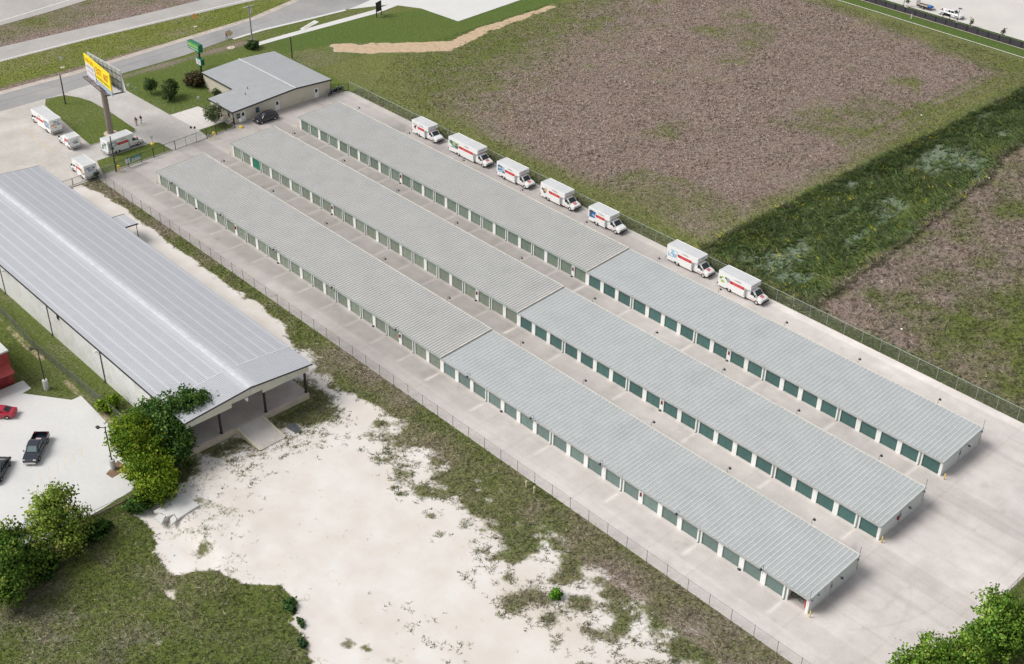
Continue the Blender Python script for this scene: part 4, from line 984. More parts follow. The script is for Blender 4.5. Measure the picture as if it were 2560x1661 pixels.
# ------------------------------------------------------------------ office
def office():
    t = thing("office_building", "small cream metal office with a grey gable roof and a projecting front wing", "office building", (-22,35,0))
    O = Vector((-22,35,0)); X = lambda v: v+22; Y = lambda v: v-35
    yr = 38.0; zr = 3.55; sl = .058; zt = lambda y: zr-abs(y-yr)*sl
    w = MB()
    def wall_x(x, y0, y1, th, sgn):
        ys = [y0]+([yr] if y0 < yr < y1 else [])+[y1]
        for a,b_ in zip(ys[:-1],ys[1:]):
            w.extr([(Y(a),0),(Y(b_),0),(Y(b_),zt(b_)-.05),(Y(a),zt(a)-.05)],'x',X(x),X(x+th*sgn))
    wall_x(-13.1,23.6,46.4,.15,-1); wall_x(-32.8,29.2,46.4,.15,1); wall_x(-21.2,23.6,29.2,.15,1)
    w.box(X(-21.05),X(-13.25),Y(23.6),Y(23.75),0,zt(23.6)-.05); w.box(X(-32.65),X(-21.2),Y(29.2),Y(29.35),0,zt(29.2)-.05); w.box(X(-32.65),X(-13.25),Y(46.25),Y(46.4),0,zt(46.4)-.05)
    w.build("wall", CREAM_WALL, t)
    rm, rr = pmat("office_roof_pan",(.47,.48,.49),.4,.25,var=.05,scale=.4), pmat("office_roof_rib",(.55,.56,.57),.4,.2,var=.04)
    rib_roof("roof", X(-33.0), X(-12.75), Y(29.0), zt(29.0), 3.0, zr, .6,.48,.05,.04, [rm,rr], t)
    rib_roof("roof", X(-21.4), X(-12.75), Y(23.2), zt(23.2), Y(29.0), zt(29.0), .6,.48,.05,.04, [rm,rr], t)
    rib_roof("roof", X(-33.0), X(-12.75), Y(46.7), zt(46.7), 3.0, zr, .6,.48,.05,.04, [rm,rr], t)
    c = MB(); c.add([(X(-33.05),2.75,zr+.045),(X(-12.7),2.75,zr+.045),(X(-12.7),3.0,zr+.075),(X(-33.05),3.0,zr+.075),(X(-33.05),3.25,zr+.045),(X(-12.7),3.25,zr+.045)],[(0,1,2,3),(3,2,5,4)]); c.build("ridge_cap", pmat("office_ridge",(.58,.58,.59),.4), t)
    e = MB()
    for a,b_ in ((23.2,38.0),(38.0,46.7)): e.extr([(Y(a),zt(a)-.22),(Y(b_),zt(b_)-.22),(Y(b_),zt(b_)+.02),(Y(a),zt(a)+.02)],'x',X(-12.74),X(-12.60))
    e.box(X(-21.5),X(-12.6),Y(23.05),Y(23.19),zt(23.2)-.20,zt(23.2)-.0); e.box(X(-33.1),X(-21.4),Y(28.85),Y(28.99),zt(29)-.2,zt(29)); e.extr([(Y(23.2),zt(23.2)-.2),(Y(29.0),zt(29)-.2),(Y(29.0),zt(29)),(Y(23.2),zt(23.2))],'x',X(-21.52),X(-21.41))
    e.build("roof_edge", DARK_METAL, t)
    for py in (23.5,29.05):
        d = MB(); px = -13.05 if py < 25 else -21.35; d.box(X(px),X(px+.14),Y(py-.14),Y(py),0.05,zt(py)-.2); d.build("downspout", DARK_METAL, t)
    for py in (25.7,33.6,43.0):
        d = MB(); d.box(X(-13.098),X(-13.04),Y(py-.5),Y(py+.5),.03,2.05); do = d.build("door", WHITE_INK, t)
        g = MB(); g.box(X(-13.038),X(-13.03),Y(py-.28),Y(py+.28),1.15,1.85); g.build("door_window", BLACK_INK, do)
    for py in (24.6,29.0):
        f = MB(); f.box(X(-13.098),X(-13.05),Y(py-.5),Y(py+.5),.85,2.0); fo = f.build("window", pmat("window_frame_pale",(.6,.6,.55),.5), t)
        for zz in (.9,1.45):
            g = MB(); g.box(X(-13.049),X(-13.035),Y(py-.42),Y(py+.42),zz,zz+.5); g.build("pane", WIN_GLASS, fo)
    f = MB(); f.box(X(-15.2),X(-14.3),Y(23.55),Y(23.598),.9,2.0); fo = f.build("window", MATS["window_frame_pale"], t); g = MB(); g.box(X(-15.1),X(-14.4),Y(23.53),Y(23.548),1.0,1.9); g.build("pane", BLACK_INK, fo)
    v = MB(); v.box(X(-30),X(-21.4),Y(28.4),Y(29.18),0,.35); v.build("stone_planter", pmat("rubble_stone",(.33,.28,.23),.9,var=.4,scale=3), t)
    for px,py in ((-19.5,31.2),(-17.6,29.4)):
        p = MB(); p.tube((X(px),Y(py),zt(py)-.02),(X(px),Y(py),zt(py)+.35),.08,n=8); p.build("roof_vent", DARK_METAL, t)
    k = MB(); k.add([(X(-19.5),Y(22.4),.0),(X(-13.4),Y(22.5),.0),(X(-13.4),Y(23.55),.8),(X(-19.5),Y(23.55),.8),(X(-13.4),Y(23.55),0),(X(-19.5),Y(23.55),0)],[(0,1,2,3),(1,4,2),(0,3,5)]); k.build("access_ramp", pmat("ramp_stone",(.50,.46,.40),.85,var=.2,scale=1.5), t)
office()

# red building at the left edge
def red_building():
    t = thing("red_building", "red metal building with pale flat roof and red awning", "building", (33,-52,0))
    X = lambda v: v-33; Y = lambda v: v+52
    rm = pmat("red_metal_wall",(.30,.035,.035),.5,var=.08,scale=1)
    w = MB(); w.box(X(27),X(38.8),Y(-62),Y(-45.15),0,5.2); w.build("wall", rm, t)
    r = MB(); r.box(X(26.9),X(38.95),Y(-62.1),Y(-45.0),5.2,5.32); r.box(X(38.7),X(38.95),Y(-62.1),Y(-45.0),5.32,5.42); r.box(X(26.9),X(38.7),Y(-45.25),Y(-45.0),5.32,5.42); r.build("roof", pmat("pale_flat_roof",(.58,.60,.56),.7,var=.08), t)
    a = MB(); n = 40
    for i in range(n):
        y = -61.5+16.2*i/n; a.quad((X(38.81),Y(y),3.35),(X(40.2),Y(y),2.55),(X(40.2),Y(y+.36),2.55),(X(38.81),Y(y+.36),3.35)); a.quad((X(38.81),Y(y+.36),3.39),(X(40.2),Y(y+.36),2.59),(X(40.2),Y(y+.40),2.59),(X(38.81),Y(y+.40),3.39))
    a.box(X(40.15),X(40.22),Y(-61.5),Y(-45.3),2.42,2.54); a.build("awning", pmat("red_awning_metal",(.42,.07,.06),.5,var=.06), t)
    d = MB(); d.box(X(38.802),X(38.86),Y(-48.9),Y(-46.0),.02,2.3); d.build("door", pmat("deep_red_door",(.22,.02,.025),.5), t)
red_building()

# ------------------------------------------------------------------ vehicles
def loft(mb, secs, mi=0):
    """secs: list of (x, [(y,z)...]) with equal counts, closed rings"""
    n = len(secs[0][1]); o = len(mb.v)
    vs = [(x,y,z) for x,ring in secs for y,z in ring]; fs = []
    for i in range(len(secs)-1):
        for j in range(n): fs.append((i*n+j, i*n+(j+1)%n, (i+1)*n+(j+1)%n, (i+1)*n+j))
    fs.append(tuple(range(n-1,-1,-1))); k = (len(secs)-1)*n; fs.append(tuple(range(k,k+n)))
    mb.add(vs, fs, mi)

WHEELS = {}
def wheel(parent, x, y, r, w, outer):
    """wheel centred at x,y; outer=+1/-1 side that faces out"""
    key = (r,w,outer)
    if key not in WHEELS:
        t = MB(); prof = [(-w/2,r*.62),(-w/2,r*.94),(-w/2+.03,r),(w/2-.03,r),(w/2,r*.94),(w/2,r*.62)]
        n = 18; vs = []; fs = []
        for i in range(n):
            a = 2*PI*i/n; vs += [(rr*math.cos(a),yy,rr*math.sin(a)) for yy,rr in prof]
        m = len(prof)
        for i in range(n):
            for j in range(m-1): fs.append((i*m+j,i*m+j+1,((i+1)%n)*m+j+1,((i+1)%n)*m+j))
        t.add(vs,fs); q = MB(); yo = outer*(w/2-.05)
        q.tube((0,-outer*w/2*.9,0),(0,yo,0),r*.63,r*.63,14); q.tube((0,yo,0),(0,yo+outer*.03,0),r*.2,r*.16,8)
        WHEELS[key] = (t.mesh("tyre",TYRE), q.mesh("rim",RIM))
    ty, ri = WHEELS[key]
    o = bpy.data.objects.new("wheel", ty); C.objects.link(o); o.parent = parent; o.location = (x,y,r)
    link("rim", ri, o)

ACC = {}
def acc(name, col):
    k = "print_"+name
    return pmat(k, col, .5, var=.12, scale=2)
P_BLUE, P_SKY, P_GREEN, P_LIME, P_BROWN, P_TAN, P_ORANGE, P_GREY = (acc("blue",(.05,.14,.36)), acc("sky",(.36,.56,.72)), acc("green",(.07,.20,.07)), acc("lime",(.42,.55,.12)),
    acc("brown",(.10,.05,.035)), acc("tan",(.62,.46,.30)), acc("orange",(.75,.33,.05)), acc("grey",(.34,.38,.42)))

def blob(mb, cx, cz, rx, rz, y, mi=0, n=9, seed=0):
    r = random.Random(seed); pts = []
    for i in range(n):
        a = 2*PI*i/n; k = r.uniform(.65,1.1); pts.append((cx+rx*k*math.cos(a), y, cz+rz*k*math.sin(a)))
    mb.add(pts,[tuple(range(n))],mi)

def box_truck(label, loc, rz, ro, wb, attic, zt, pics, width=2.4, hood=True, rear=None, group="white moving box trucks", seed=1):
    """x forward, origin on the ground midway between the axles. ro rear overhang, wb wheelbase, attic front position past front axle -"""
    t = thing("box_truck", label, "box truck", loc, rz, group)
    xr, xf = -wb/2, wb/2; x0 = xr-ro; xa = xf-attic; xb = xf-2.05; hw = width/2; zb = .62; za = zt-.86
    b = MB()
    if xa > xb+.2:
        prof = [(x0,zb),(xb,zb),(xb,za-.12),(xa-.12,za),(xa,za+.12),(xa,zt-.06),(xa-.06,zt),(x0+.03,zt),(x0,zt-.03)]
    else:
        prof = [(x0,zb),(xb,zb),(xb,zt-.06),(xb-.06,zt),(x0+.03,zt),(x0,zt-.03)]
    b.extr(prof,'y',-hw,hw); b.build("box_body", TRUCK_WHITE, t)
    xtop = max(xa,xb)
    rf = MB(); rf.box(x0+.10,xtop-.12,-hw+.10,hw-.10,zt,zt+.02); ro_ = rf.build("roof", TRUCK_ROOF, t)
    ra = MB()
    for y in (-hw-.015,hw-.035): ra.box(x0,xtop-.02,y,y+.05,zt-.09,zt+.03)
    ra.box(xtop-.06,xtop+.015,-hw+.036,hw-.036,zt-.09,zt+.03); ra.box(x0-.015,x0+.06,-hw+.036,hw-.036,zt-.09,zt+.03); ra.build("roof_rail", TRUCK_WHITE, t)
    for y in (-hw,hw-.04):
        sk = MB(); sk.box(xr+.55,xb-.05,y,y+.04,.38,zb-.004); sk.build("skirt", TRUCK_WHITE, t)
        if ro > .8: sk = MB(); sk.box(x0+.02,xr-.55,y,y+.04,.42,zb-.004); sk.build("skirt", TRUCK_WHITE, t)
    ch = MB(); ch.box(x0+.1,xf-.3,-.55,.55,.35,zb-.005); ch.build("chassis", BLACK_IRON, t)
    for y in (-hw-.012,hw-.088): jf = MB(); jf.box(xb-.22,xb+.012,y,y+.10,zb+.0,za-.05); jf.build("corner_panel", TRUCK_GREY, t)
    # cab: van nose
    cw = .95; cab = MB(); xn = xf+.88
    roofz = min(za-.06,1.98); hz = 1.18
    secs = [(xb+.02,[(-cw,.45),(-cw,1.25),(-cw*.9,roofz-.1),(-cw*.7,roofz),(cw*.7,roofz),(cw*.9,roofz-.1),(cw,1.25),(cw,.45)]),
            (xf-.78,[(-cw,.45),(-cw,1.25),(-cw*.88,roofz-.1),(-cw*.68,roofz),(cw*.68,roofz),(cw*.88,roofz-.1),(cw,1.25),(cw,.45)]),
            (xf-.05,[(-cw,.45),(-cw,1.14),(-cw*.93,1.24),(-cw*.78,1.29),(cw*.78,1.29),(cw*.93,1.24),(cw,1.14),(cw,.45)]),
            (xf+.62,[(-cw*.99,.45),(-cw*.98,1.0),(-cw*.92,1.08),(-cw*.75,1.12),(cw*.75,1.12),(cw*.92,1.08),(cw*.98,1.0),(cw*.99,.45)]),
            (xn,[(-cw*.93,.48),(-cw*.92,.88),(-cw*.85,.95),(-cw*.7,.98),(cw*.7,.98),(cw*.85,.95),(cw*.92,.88),(cw*.93,.48)])]
    loft(cab,secs); cab.build("cab", TRUCK_WHITE, t)
    ws = MB(); e = .012
    ws.quad((xf-.08+e,-cw*.80,1.31),(xf-.08+e,cw*.80,1.31),(xf-.74+e,cw*.70,roofz-.06+.02),(xf-.74+e,-cw*.70,roofz-.06+.02)); ws.build("windshield", GLASS, t)
    for sg in (-1,1):
        sw = MB(); sw.quad((xf-.32,sg*(cw+.008),1.27),(xf-1.25,sg*(cw+.008),1.27),(xf-1.2,sg*(cw*.905+.008),roofz-.14),(xf-.80,sg*(cw*.89+.012),roofz-.14)); sw.build("side_window", GLASS, t)
        mr = MB(); mr.box(xf-.32,xf-.22,sg*(cw+.02),sg*(cw+.34),1.28,1.62); mr.build("mirror", BLACK_IRON, t)
        hl = MB(); hl.box(xn-.06,xn+.015,sg*.86,sg*.58,.70,.90); hl.build("headlight", LAMP_LENS, t)
        dl = MB(); dl.quad((xf-1.3,sg*(cw+.006),.62),(xf-.35,sg*(cw+.006),.62),(xf-.30,sg*(cw+.006),.72),(xf-1.3,sg*(cw+.006),.68)); dl.build("door_lettering", TRUCK_RED, t)
    g = MB(); g.box(xn-.03,xn+.02,-.55,.55,.62,.92); g.build("grille", TRUCK_GREY, t)
    bp = MB(); bp.bevbox(xn-.05,xn+.14,-.98,.98,.40,.60,.05); bp.build("bumper", DARK_METAL, t)
    if hood:
        q = MB()
        for yy in (-.30,.04): q.quad((xf+.02,yy,1.298),(xf+.58,yy,1.145),(xf+.58,yy+.26,1.145),(xf+.02,yy+.26,1.298))
        q.build("hood_stripe", TRUCK_RED, t)
    for sg in (-1,1):
        wheel(t, xf, sg*.86, .37, .24, sg); wheel(t, xr, sg*(hw-.24), .37, .42, sg)
    # side graphics
    L = xtop-x0
    for sg in (-1,1):
        ux = (1,0,0) if sg < 0 else (-1,0,0); y = sg*(hw+.006); y2 = sg*(hw+.010)
        xs0 = x0+L*.36; xs1 = xb-.25; zc = zb+(zt-zb)*.53; hb = .25
        bd = MB(); bd.add([(xs0+.12,y,zc-hb),(xs1,y,zc-hb),(xs1,y,zc+hb),(xs0,y,zc+hb),(xs0-.06,y,zc+hb*.3),(xs0,y,zc-hb*.6)],[(0,1,2,3,4,5)]); bo_ = bd.build("red_band", TRUCK_RED, t)
        tx = MB(); glyph_lines(tx,(.55*xs1+.45*xs0,y2,zc),ux,(0,0,1),(xs1-xs0)*.6,.06,9,fill=.6); tx.build("band_lettering", WHITE_INK, bo_)
        nm = MB(); add_text(nm,"U-HAUL",.38,((xs0+xs1)/2+.1,y2,zt-.43),ux,(0,0,1),sx=.95); nm.build("side_lettering", BLACK_INK, t)
        pc = MB(); r = random.Random(seed*3+sg); cx = x0+L*.19; mats = list(pics); pw = L*.17
        pc.add([(x0+.25,y,zc-.72),(cx+pw*.75,y,zc-.60),(cx+pw*.95,y,zc+.62),(x0+.25,y,zc+.66)],[(0,1,2,3)],0)
        for i in range(7):
            blob(pc, cx+r.uniform(-.75,.75)*pw, zc+r.uniform(-.5,.5), pw*r.uniform(.25,.5), r.uniform(.14,.34), y2+sg*.002*i, r.randrange(1,len(mats)), seed=seed*31+i+sg)
        pc.build("side_picture", mats, t)
    # front lettering on the attic
    if xa > xb+.2:
        nm = MB(); add_text(nm,"U-HAUL",.40,(xa+.008,0,zt-.36),(0,1,0),(0,0,1),sx=1.05); nm.build("front_lettering", BLACK_INK, t)
        nm = MB(); nm.quad((xa-.05,-hw*.8,za+.05),(xa-.05,hw*.8,za+.05),(xa+.012,hw*.8,za+.16),(xa+.012,-hw*.8,za+.16)); nm.build("front_stripe", TRUCK_RED, t)
    # rear door
    rd = MB(); mats = [TRUCK_WHITE]+list(rear or (P_SKY,P_GREY)); rd.box(x0-.02,x0-.003,-hw+.12,hw-.12,zb+.05,zt-.16,0)
    for i in range(6): z = zb+.05+(zt-.21-zb)*i/6; rd.box(x0-.026,x0-.02,-hw+.13,hw-.13,z,z+.015,0)
    rdo = rd.build("rear_door", mats, t)
    pc = MB(); r = random.Random(seed*7)
    for i in range(6): 
        cy, cz = r.uniform(-.6,.6)*hw, zb+(zt-zb)*r.uniform(.2,.8); n = 8; pts = []
        for k_ in range(n):
            a = 2*PI*k_/n; q_ = r.uniform(.6,1.1); pts.append((x0-.030-.002*i, cy+.35*hw*q_*math.cos(a), cz+.2*q_*math.sin(a)))
        pc.add(pts,[tuple(range(n))],1+i%(len(mats)-1))
    pc.build("rear_picture", mats, rdo)
    tx = MB()
    for i in range(4): glyph_lines(tx,(x0-.045,-.15,zt-.5-.22*i),(0,-1,0),(0,0,1),hw*.9,.10,7)
    tx.build("rear_lettering", BLACK_INK, rdo)
    bd = MB(); bd.box(x0-.28,x0-.005,-hw+.05,hw-.05,.42,.60); bd.build("rear_deck", GALV, t)
    for sg in (-1,1):
        tl = MB(); tl.box(x0-.015,x0+.12,sg*(hw+.004),sg*(hw-.1),zb+.05,zb+.35); tl.build("tail_lamp", TAIL, t)
    return t

YC = 47.85
OFFS = iter((.0,.10,-.05,.12,.04,.08,-.04))
def row(x_rear_axle, wb): return (x_rear_axle+wb/2, YC+next(OFFS), 0)
box_truck("shorter white box truck with a brown and yellow side picture, farthest in the fence row", row(14.6,4.1), 0, 1.85, 4.1, 1.15, 2.85, [TRUCK_WHITE,P_BROWN,P_TAN,P_ORANGE,P_BROWN], hood=False, seed=1)
box_truck("longest white box truck, green frog-like side picture, second from the office", row(26.0,6.4), 0, 2.7, 6.4, 1.1, 3.05, [P_GREY,P_LIME,P_GREEN,TRUCK_WHITE,TRUCK_WHITE], seed=2)
box_truck("white box truck with a dark blue side picture parked third in the fence row", row(38.4,5.15), 0, 1.75, 5.15, 1.05, 2.92, [P_SKY,P_BLUE,P_TAN,TRUCK_WHITE,P_BLUE], seed=3)
box_truck("white box truck with a brown and pale side picture, middle of the fence row", row(49.5,5.15), 0, 1.8, 5.15, 1.1, 2.92, [TRUCK_WHITE,P_BROWN,P_TAN,P_SKY,P_TAN], seed=4)
box_truck("shorter white box truck with a blue and dark side picture behind the roof step", row(61.2,4.15), 0, 1.9, 4.15, 1.15, 2.85, [P_BLUE,P_BROWN,P_SKY,P_BLUE,P_GREEN], hood=False, seed=5)
box_truck("white box truck with a grey and light blue side picture, second from the near end", row(78.9,5.2), 0, 2.2, 5.2, 1.1, 2.95, [P_SKY,P_GREY,TRUCK_WHITE,P_SKY,TRUCK_WHITE], seed=6)
box_truck("white box truck with a lime green side picture at the near end of the row", row(89.5,5.15), 0, 2.2, 5.15, 1.1, 2.95, [TRUCK_WHITE,P_LIME,P_GREEN,P_GREY,P_LIME], seed=7)
box_truck("long white box truck with an orange-edged rear door beside the grass island", (-36.1,-3.75,0), PI, 1.9, 5.8, .25, 2.95, [P_GREY,P_SKY,P_BLUE,TRUCK_WHITE,P_GREY], seed=8, rear=[P_ORANGE,P_SKY,TRUCK_WHITE])
box_truck("smallest white box truck with a green and white rear door", (-25.5,-4.25,0), PI, .95, 3.4, 2.4, 2.42, [P_SKY,P_BLUE,P_GREEN,TRUCK_WHITE], width=2.1, seed=9, hood=False, rear=[P_GREEN,P_GREY,TRUCK_WHITE])
box_truck("white box truck with a dark side picture on the driveway by the billboard pole", (-17.55,2.85,0), math.radians(94), 1.85, 4.65, 1.0, 2.85, [P_GREY,P_BROWN,BLACK_INK,P_SKY,TRUCK_WHITE], seed=10, rear=[P_GREEN,P_SKY,P_GREEN])
box_truck("white box truck backed up to the black chain gate", (-13.1,-8.0,0), PI, 1.5, 3.75, .85, 2.88, [TRUCK_WHITE,P_TAN,P_GREY,P_BROWN], seed=12, hood=False, rear=[P_SKY,P_SKY,P_GREY])

def car(name, label, cat, loc, rz, paint, kind, glass=GLASS, length=4.7, hw=.9):
    t = thing(name, label, cat, loc, rz)
    h = length/2; L = lambda f: -h+length*f
    def ring(w, z0, z1, sh=.9): return [(-w*.94,z0),(-w,z0+.16),(-w,z1-.14),(-w*sh,z1),(w*sh,z1),(w,z1-.14),(w,z0+.16),(w*.94,z0)]
    b = MB()
    if kind == 'suv':
        st = [(0,.80,.42,.80),(.02,.93,.34,.92),(.10,.97,.26,1.02),(.5,1.,.24,1.04),(.70,1.,.24,1.05),(.86,.97,.26,.98),(.96,.90,.30,.86),(1.,.74,.38,.74)]
        roof = [(.03,.86,1.00),(.10,.80,1.60),(.25,.78,1.70),(.55,.76,1.68),(.63,.74,1.60),(.76,.84,1.06)]
    elif kind == 'sedan':
        st = [(0,.78,.42,.72),(.03,.92,.32,.86),(.16,.97,.24,.93),(.5,1.,.22,.92),(.70,1.,.22,.92),(.88,.96,.24,.84),(.97,.86,.28,.70),(1.,.70,.36,.60)]
        roof = [(.13,.84,.92),(.28,.70,1.30),(.36,.68,1.36),(.50,.68,1.36),(.57,.70,1.30),(.72,.84,.93)]
    else:
        st = [(.0,.94,.42,1.02),(.02,.98,.36,1.05),(.40,1.,.30,1.05),(.70,1.,.28,1.06),(.86,.98,.30,1.02),(.96,.92,.34,.94),(1.,.80,.42,.80)]
        roof = [(.385,.90,1.05),(.41,.80,1.62),(.46,.79,1.70),(.60,.78,1.70),(.64,.77,1.62),(.745,.86,1.07)]
    if kind == 'pickup':
        st_f = [(.40,1.,.30,1.05)]+st[3:]
        loft(b,[(L(f),ring(hw*w,z0,z1)) for f,w,z0,z1 in st_f])
        xa,xb = L(0),L(.40)-.004
        b.bevbox(xa,xb,-hw,-hw+.10,.40,1.05,.03); b.bevbox(xa,xb,hw-.10,hw,.40,1.05,.03); b.box(xa,xa+.09,-hw+.101,hw-.101,.45,1.04); b.box(xa+.09,xb,-hw+.101,hw-.101,.45,.58)
    else:
        loft(b,[(L(f),ring(hw*w,z0,z1)) for f,w,z0,z1 in st])
    # greenhouse as painted pillars and roof
    loft(b,[(L(f),[(-hw*w*1.0,.9),(-hw*w,z-.07 if z>1.2 else z-.02),(-hw*w*.86,z),(hw*w*.86,z),(hw*w,z-.07 if z>1.2 else z-.02),(hw*w*1.0,.9)]) for f,w,z in roof])
    b.build("body", paint, t, smooth=False)
    def pt(i, u, fy=.80, k=.0): f,w,z = roof[i]; return Vector((L(f),hw*w*fy*u,z))
    off = .014
    def glass_q(a,b_,c,d,nm):
        n = (b_-a).cross(d-a).normalized(); ctr = (a+b_+c+d)/4
        if n.z < 0: n = -n
        m = MB(); m.quad(*[ctr+(p-ctr)*.90+n*off*1.6 for p in (a,b_,c,d)]); m.build(nm, glass, t)
    glass_q(pt(-1,-1),pt(-1,1),pt(-2,1),pt(-2,-1),"windshield"); glass_q(pt(0,-1),pt(0,1),pt(1,1),pt(1,-1),"rear_window")
    for sg in (-1,1):
        m = MB(); f0,f1 = roof[1][0]-(.0 if kind!='sedan' else -.0),roof[-2][0]; wv = [r[1] for r in roof]
        y = sg*(hw*max(wv[1:-1])+.012); zb_ = 1.10 if kind != 'sedan' else .97; zt_ = max(r[2] for r in roof)-.14
        mid = (f0+f1)/2
        yb = sg*(hw*.86+.012)
        yy = sg*(max(hw*wv[2],hw*wv[3])+.012)
        for a0,a1,s0,s1 in ((f0+.005,mid-.008,0.03 if kind!='pickup' else 0.0,0),(mid+.008,f1,0,.07)):
            m.quad((L(a0)-length*s0,yy,zb_),(L(a1)+length*s1*.9,yy,zb_),(L(a1),yy,zt_),(L(a0)+length*.01,yy,zt_))
        m.build("side_window", glass, t)
        hl = MB(); f,w,z0,z1 = st[-2]; hl.bevbox(L(.975)-.12,L(.985)+.02,min(sg*hw*.86,sg*hw*.5),max(sg*hw*.86,sg*hw*.5),z1-.22,z1-.04,.03); hl.build("headlight", LAMP_LENS, t)
        tl = MB(); tl.bevbox(L(0)-.005,L(.02)+.03,min(sg*hw*.93,sg*hw*.68),max(sg*hw*.93,sg*hw*.68),st[1][3]-.30,st[1][3]-.06,.02); tl.build("tail_lamp", TAIL, t)
        mr = MB(); mr.bevbox(L(roof[-1][0])-.32,L(roof[-1][0])-.18,min(sg*(hw+.02),sg*(hw+.20)),max(sg*(hw+.02),sg*(hw+.20)),1.0,1.15,.03); mr.build("mirror", paint, t)
        wr = .36 if kind != 'sedan' else .32
        for f in (.19,.81): wheel(t, L(f), sg*(hw-.09), wr, .22, sg)
    bpm = ( RIM if kind == 'pickup' and paint.name.startswith("navy") else paint if kind != 'pickup' else DARK_METAL)
    bp = MB(); bp.bevbox(L(1)-.16,L(1)+.05,-hw*.80,hw*.80,.34,.54,.05); bp.build('front_bumper', bpm, t)
    bp = MB(); bp.bevbox(L(0)-.06,L(0)+.12,-hw*.86,hw*.86,.38,.56,.05); bp.build('rear_bumper', bpm, t)
    if kind == 'suv':
        rk = MB()
        for sg in (-1,1): rk.path([(L(.16),sg*hw*.62,1.72),(L(.56),sg*hw*.62,1.71)],.025)
        rk.box(L(.40),L(.52),-.35,.35,1.685,1.70); rk.build("roof_rack", BLACK_IRON, t)
    return t

def carpaint(name, col, rough=.18):
    m = pmat(name, col, rough, .0, var=.03, fine=.02, spec=.6); m.node_tree.nodes["Principled BSDF"].inputs["Coat Weight"].default_value = .5; return m
car("parked_suv", "dark grey SUV with roof rails parked along the office wall", "SUV", (-10.55,29.15,0), -PI/2, carpaint("dark_grey_paint",(.028,.028,.04)), 'suv', length=4.9, hw=.95)
car("pickup_truck", "navy pickup truck with a box in its open bed on the white parking lot", "pickup truck", (54.75,-49.75,0), math.radians(-42), carpaint("navy_paint",(.010,.014,.028)), 'pickup', GLASS_L, 5.7, .97)
car("parked_car", "black car at the left edge of the photo beside the navy pickup truck", "car", (55.6,-55.1,0), math.radians(-44), carpaint("black_paint",(.008,.010,.014)), 'sedan', GLASS_L, 4.7, .92)
car("parked_car", "red car entering from the left edge on the white parking lot", "car", (44.3,-50.0,0), math.radians(-134), carpaint("crimson_paint",(.42,.010,.035)), 'sedan', GLASS, 4.7, .9)
car("parked_car", "silver and dark vehicle mostly hidden under the trees at the lower left", "car", (68.7,-57.6,0), math.radians(-42), carpaint("silver_paint",(.30,.33,.34)), 'sedan', GLASS_L, 4.7, .9)
car("parked_car", "dark green vehicle half hidden behind the thin-leaved tree", "car", (67.0,-54.3,0), math.radians(-42), carpaint("dark_green_car_paint",(.03,.06,.05)), 'sedan', GLASS, 4.6, .9)
car("pickup_truck", "white pickup truck with black wheels towing a trailer beyond the black fence", "pickup truck", (46.6,184.6,0), 0, carpaint("pickup_white",(.78,.78,.78)), 'pickup', GLASS, 6.0, 1.0)
mb = MB(); mb.bevbox(-.45,.45,-.35,.35,0,.28,.04,0); mb.bevbox(-.40,.0,-.42,-.36,.02,.2,.02,1)
tag(mb.build("cargo_box", [pmat("pale_pink_box",(.55,.42,.42),.7),RED], None, (53.75,-48.9,.585), math.radians(-42)), "pale box lying in the bed of the navy pickup truck", "box")
t = thing("utility_trailer", "low utility trailer with a raised mesh ramp behind the white pickup", "trailer", (39.6,184.7,0))
d = MB(); d.box(-1.9,1.6,-.85,.85,.45,.55); d.build("deck", pmat("trailer_planks",(.42,.36,.29),.9,var=.2,scale=2), t)
f = MB()
for sg in (-1,1): f.box(-1.95,1.7,sg*.88-.03,sg*.88+.03,.40,.75)
f.path([(1.7,-.85,.45),(2.9,0,.45),(1.7,.85,.45)],.05); f.build("frame", DARK_METAL, t)
g = MB()
for i in range(9): g.tube((-1.95,-.85+.21*i,.5),(-2.15,-.85+.21*i,1.9),.025,n=5)
for z in (.55,1.2,1.88): g.tube((-1.95-.2*(z-.5)/1.4,-.87,z),(-1.95-.2*(z-.5)/1.4,.87,z),.03,n=5)
g.build("ramp_gate", DARK_METAL, t)
for sg in (-1,1): wheel(t,-.2,sg*1.0,.3,.18,sg)
mb = MB(); mb.bevbox(-.55,.55,-.45,.45,0,.55,.14); mb.tube((-.3,0,.55),(-.5,0,.85),.04,n=6)
tag(mb.build("blue_machine", pmat("bright_blue_paint",(.02,.12,.42),.4), None, (40.9,184.6,.555)), "bright blue machine standing at the front of the utility trailer", "machine")

# motorcycles at the office corner
def motorcycle(x, y, rz, label):
    t = thing("motorcycle", label, "motorcycle", (x,y,0), rz, "motorcycles by the office corner")
    for xx in (-.68,.68): wheel(t,xx,0,.31,.14,1)
    b = MB(); b.ellipsoid((.12,0,.78),.36,.17,.14); b.bevbox(-.72,-.10,-.16,.16,.68,.80,.05); b.bevbox(-.25,.30,-.16,.16,.30,.62,.06); b.path([(.68,0,.31),(.42,0,.95)],.05); b.build("frame", pmat("blue_black_paint",(.02,.025,.04),.3), t)
    h = MB(); h.tube((.40,-.36,1.02),(.40,.36,1.02),.025); h.ellipsoid((.58,0,.85),.10,.12,.12); h.box(-.95,-.62,-.18,.18,.70,1.0); h.build("handlebar", pmat("chrome_grey",(.32,.35,.37),.25,.6), t)
motorcycle(-12.3,45.9,math.radians(-60),"dark motorcycle closest to the office corner door")
motorcycle(-12.6,47.2,math.radians(-75),"dark motorcycle in the middle of the three beside the office corner")
motorcycle(-12.5,48.5,math.radians(-80),"dark motorcycle with a grey top nearest the wire fence corner")

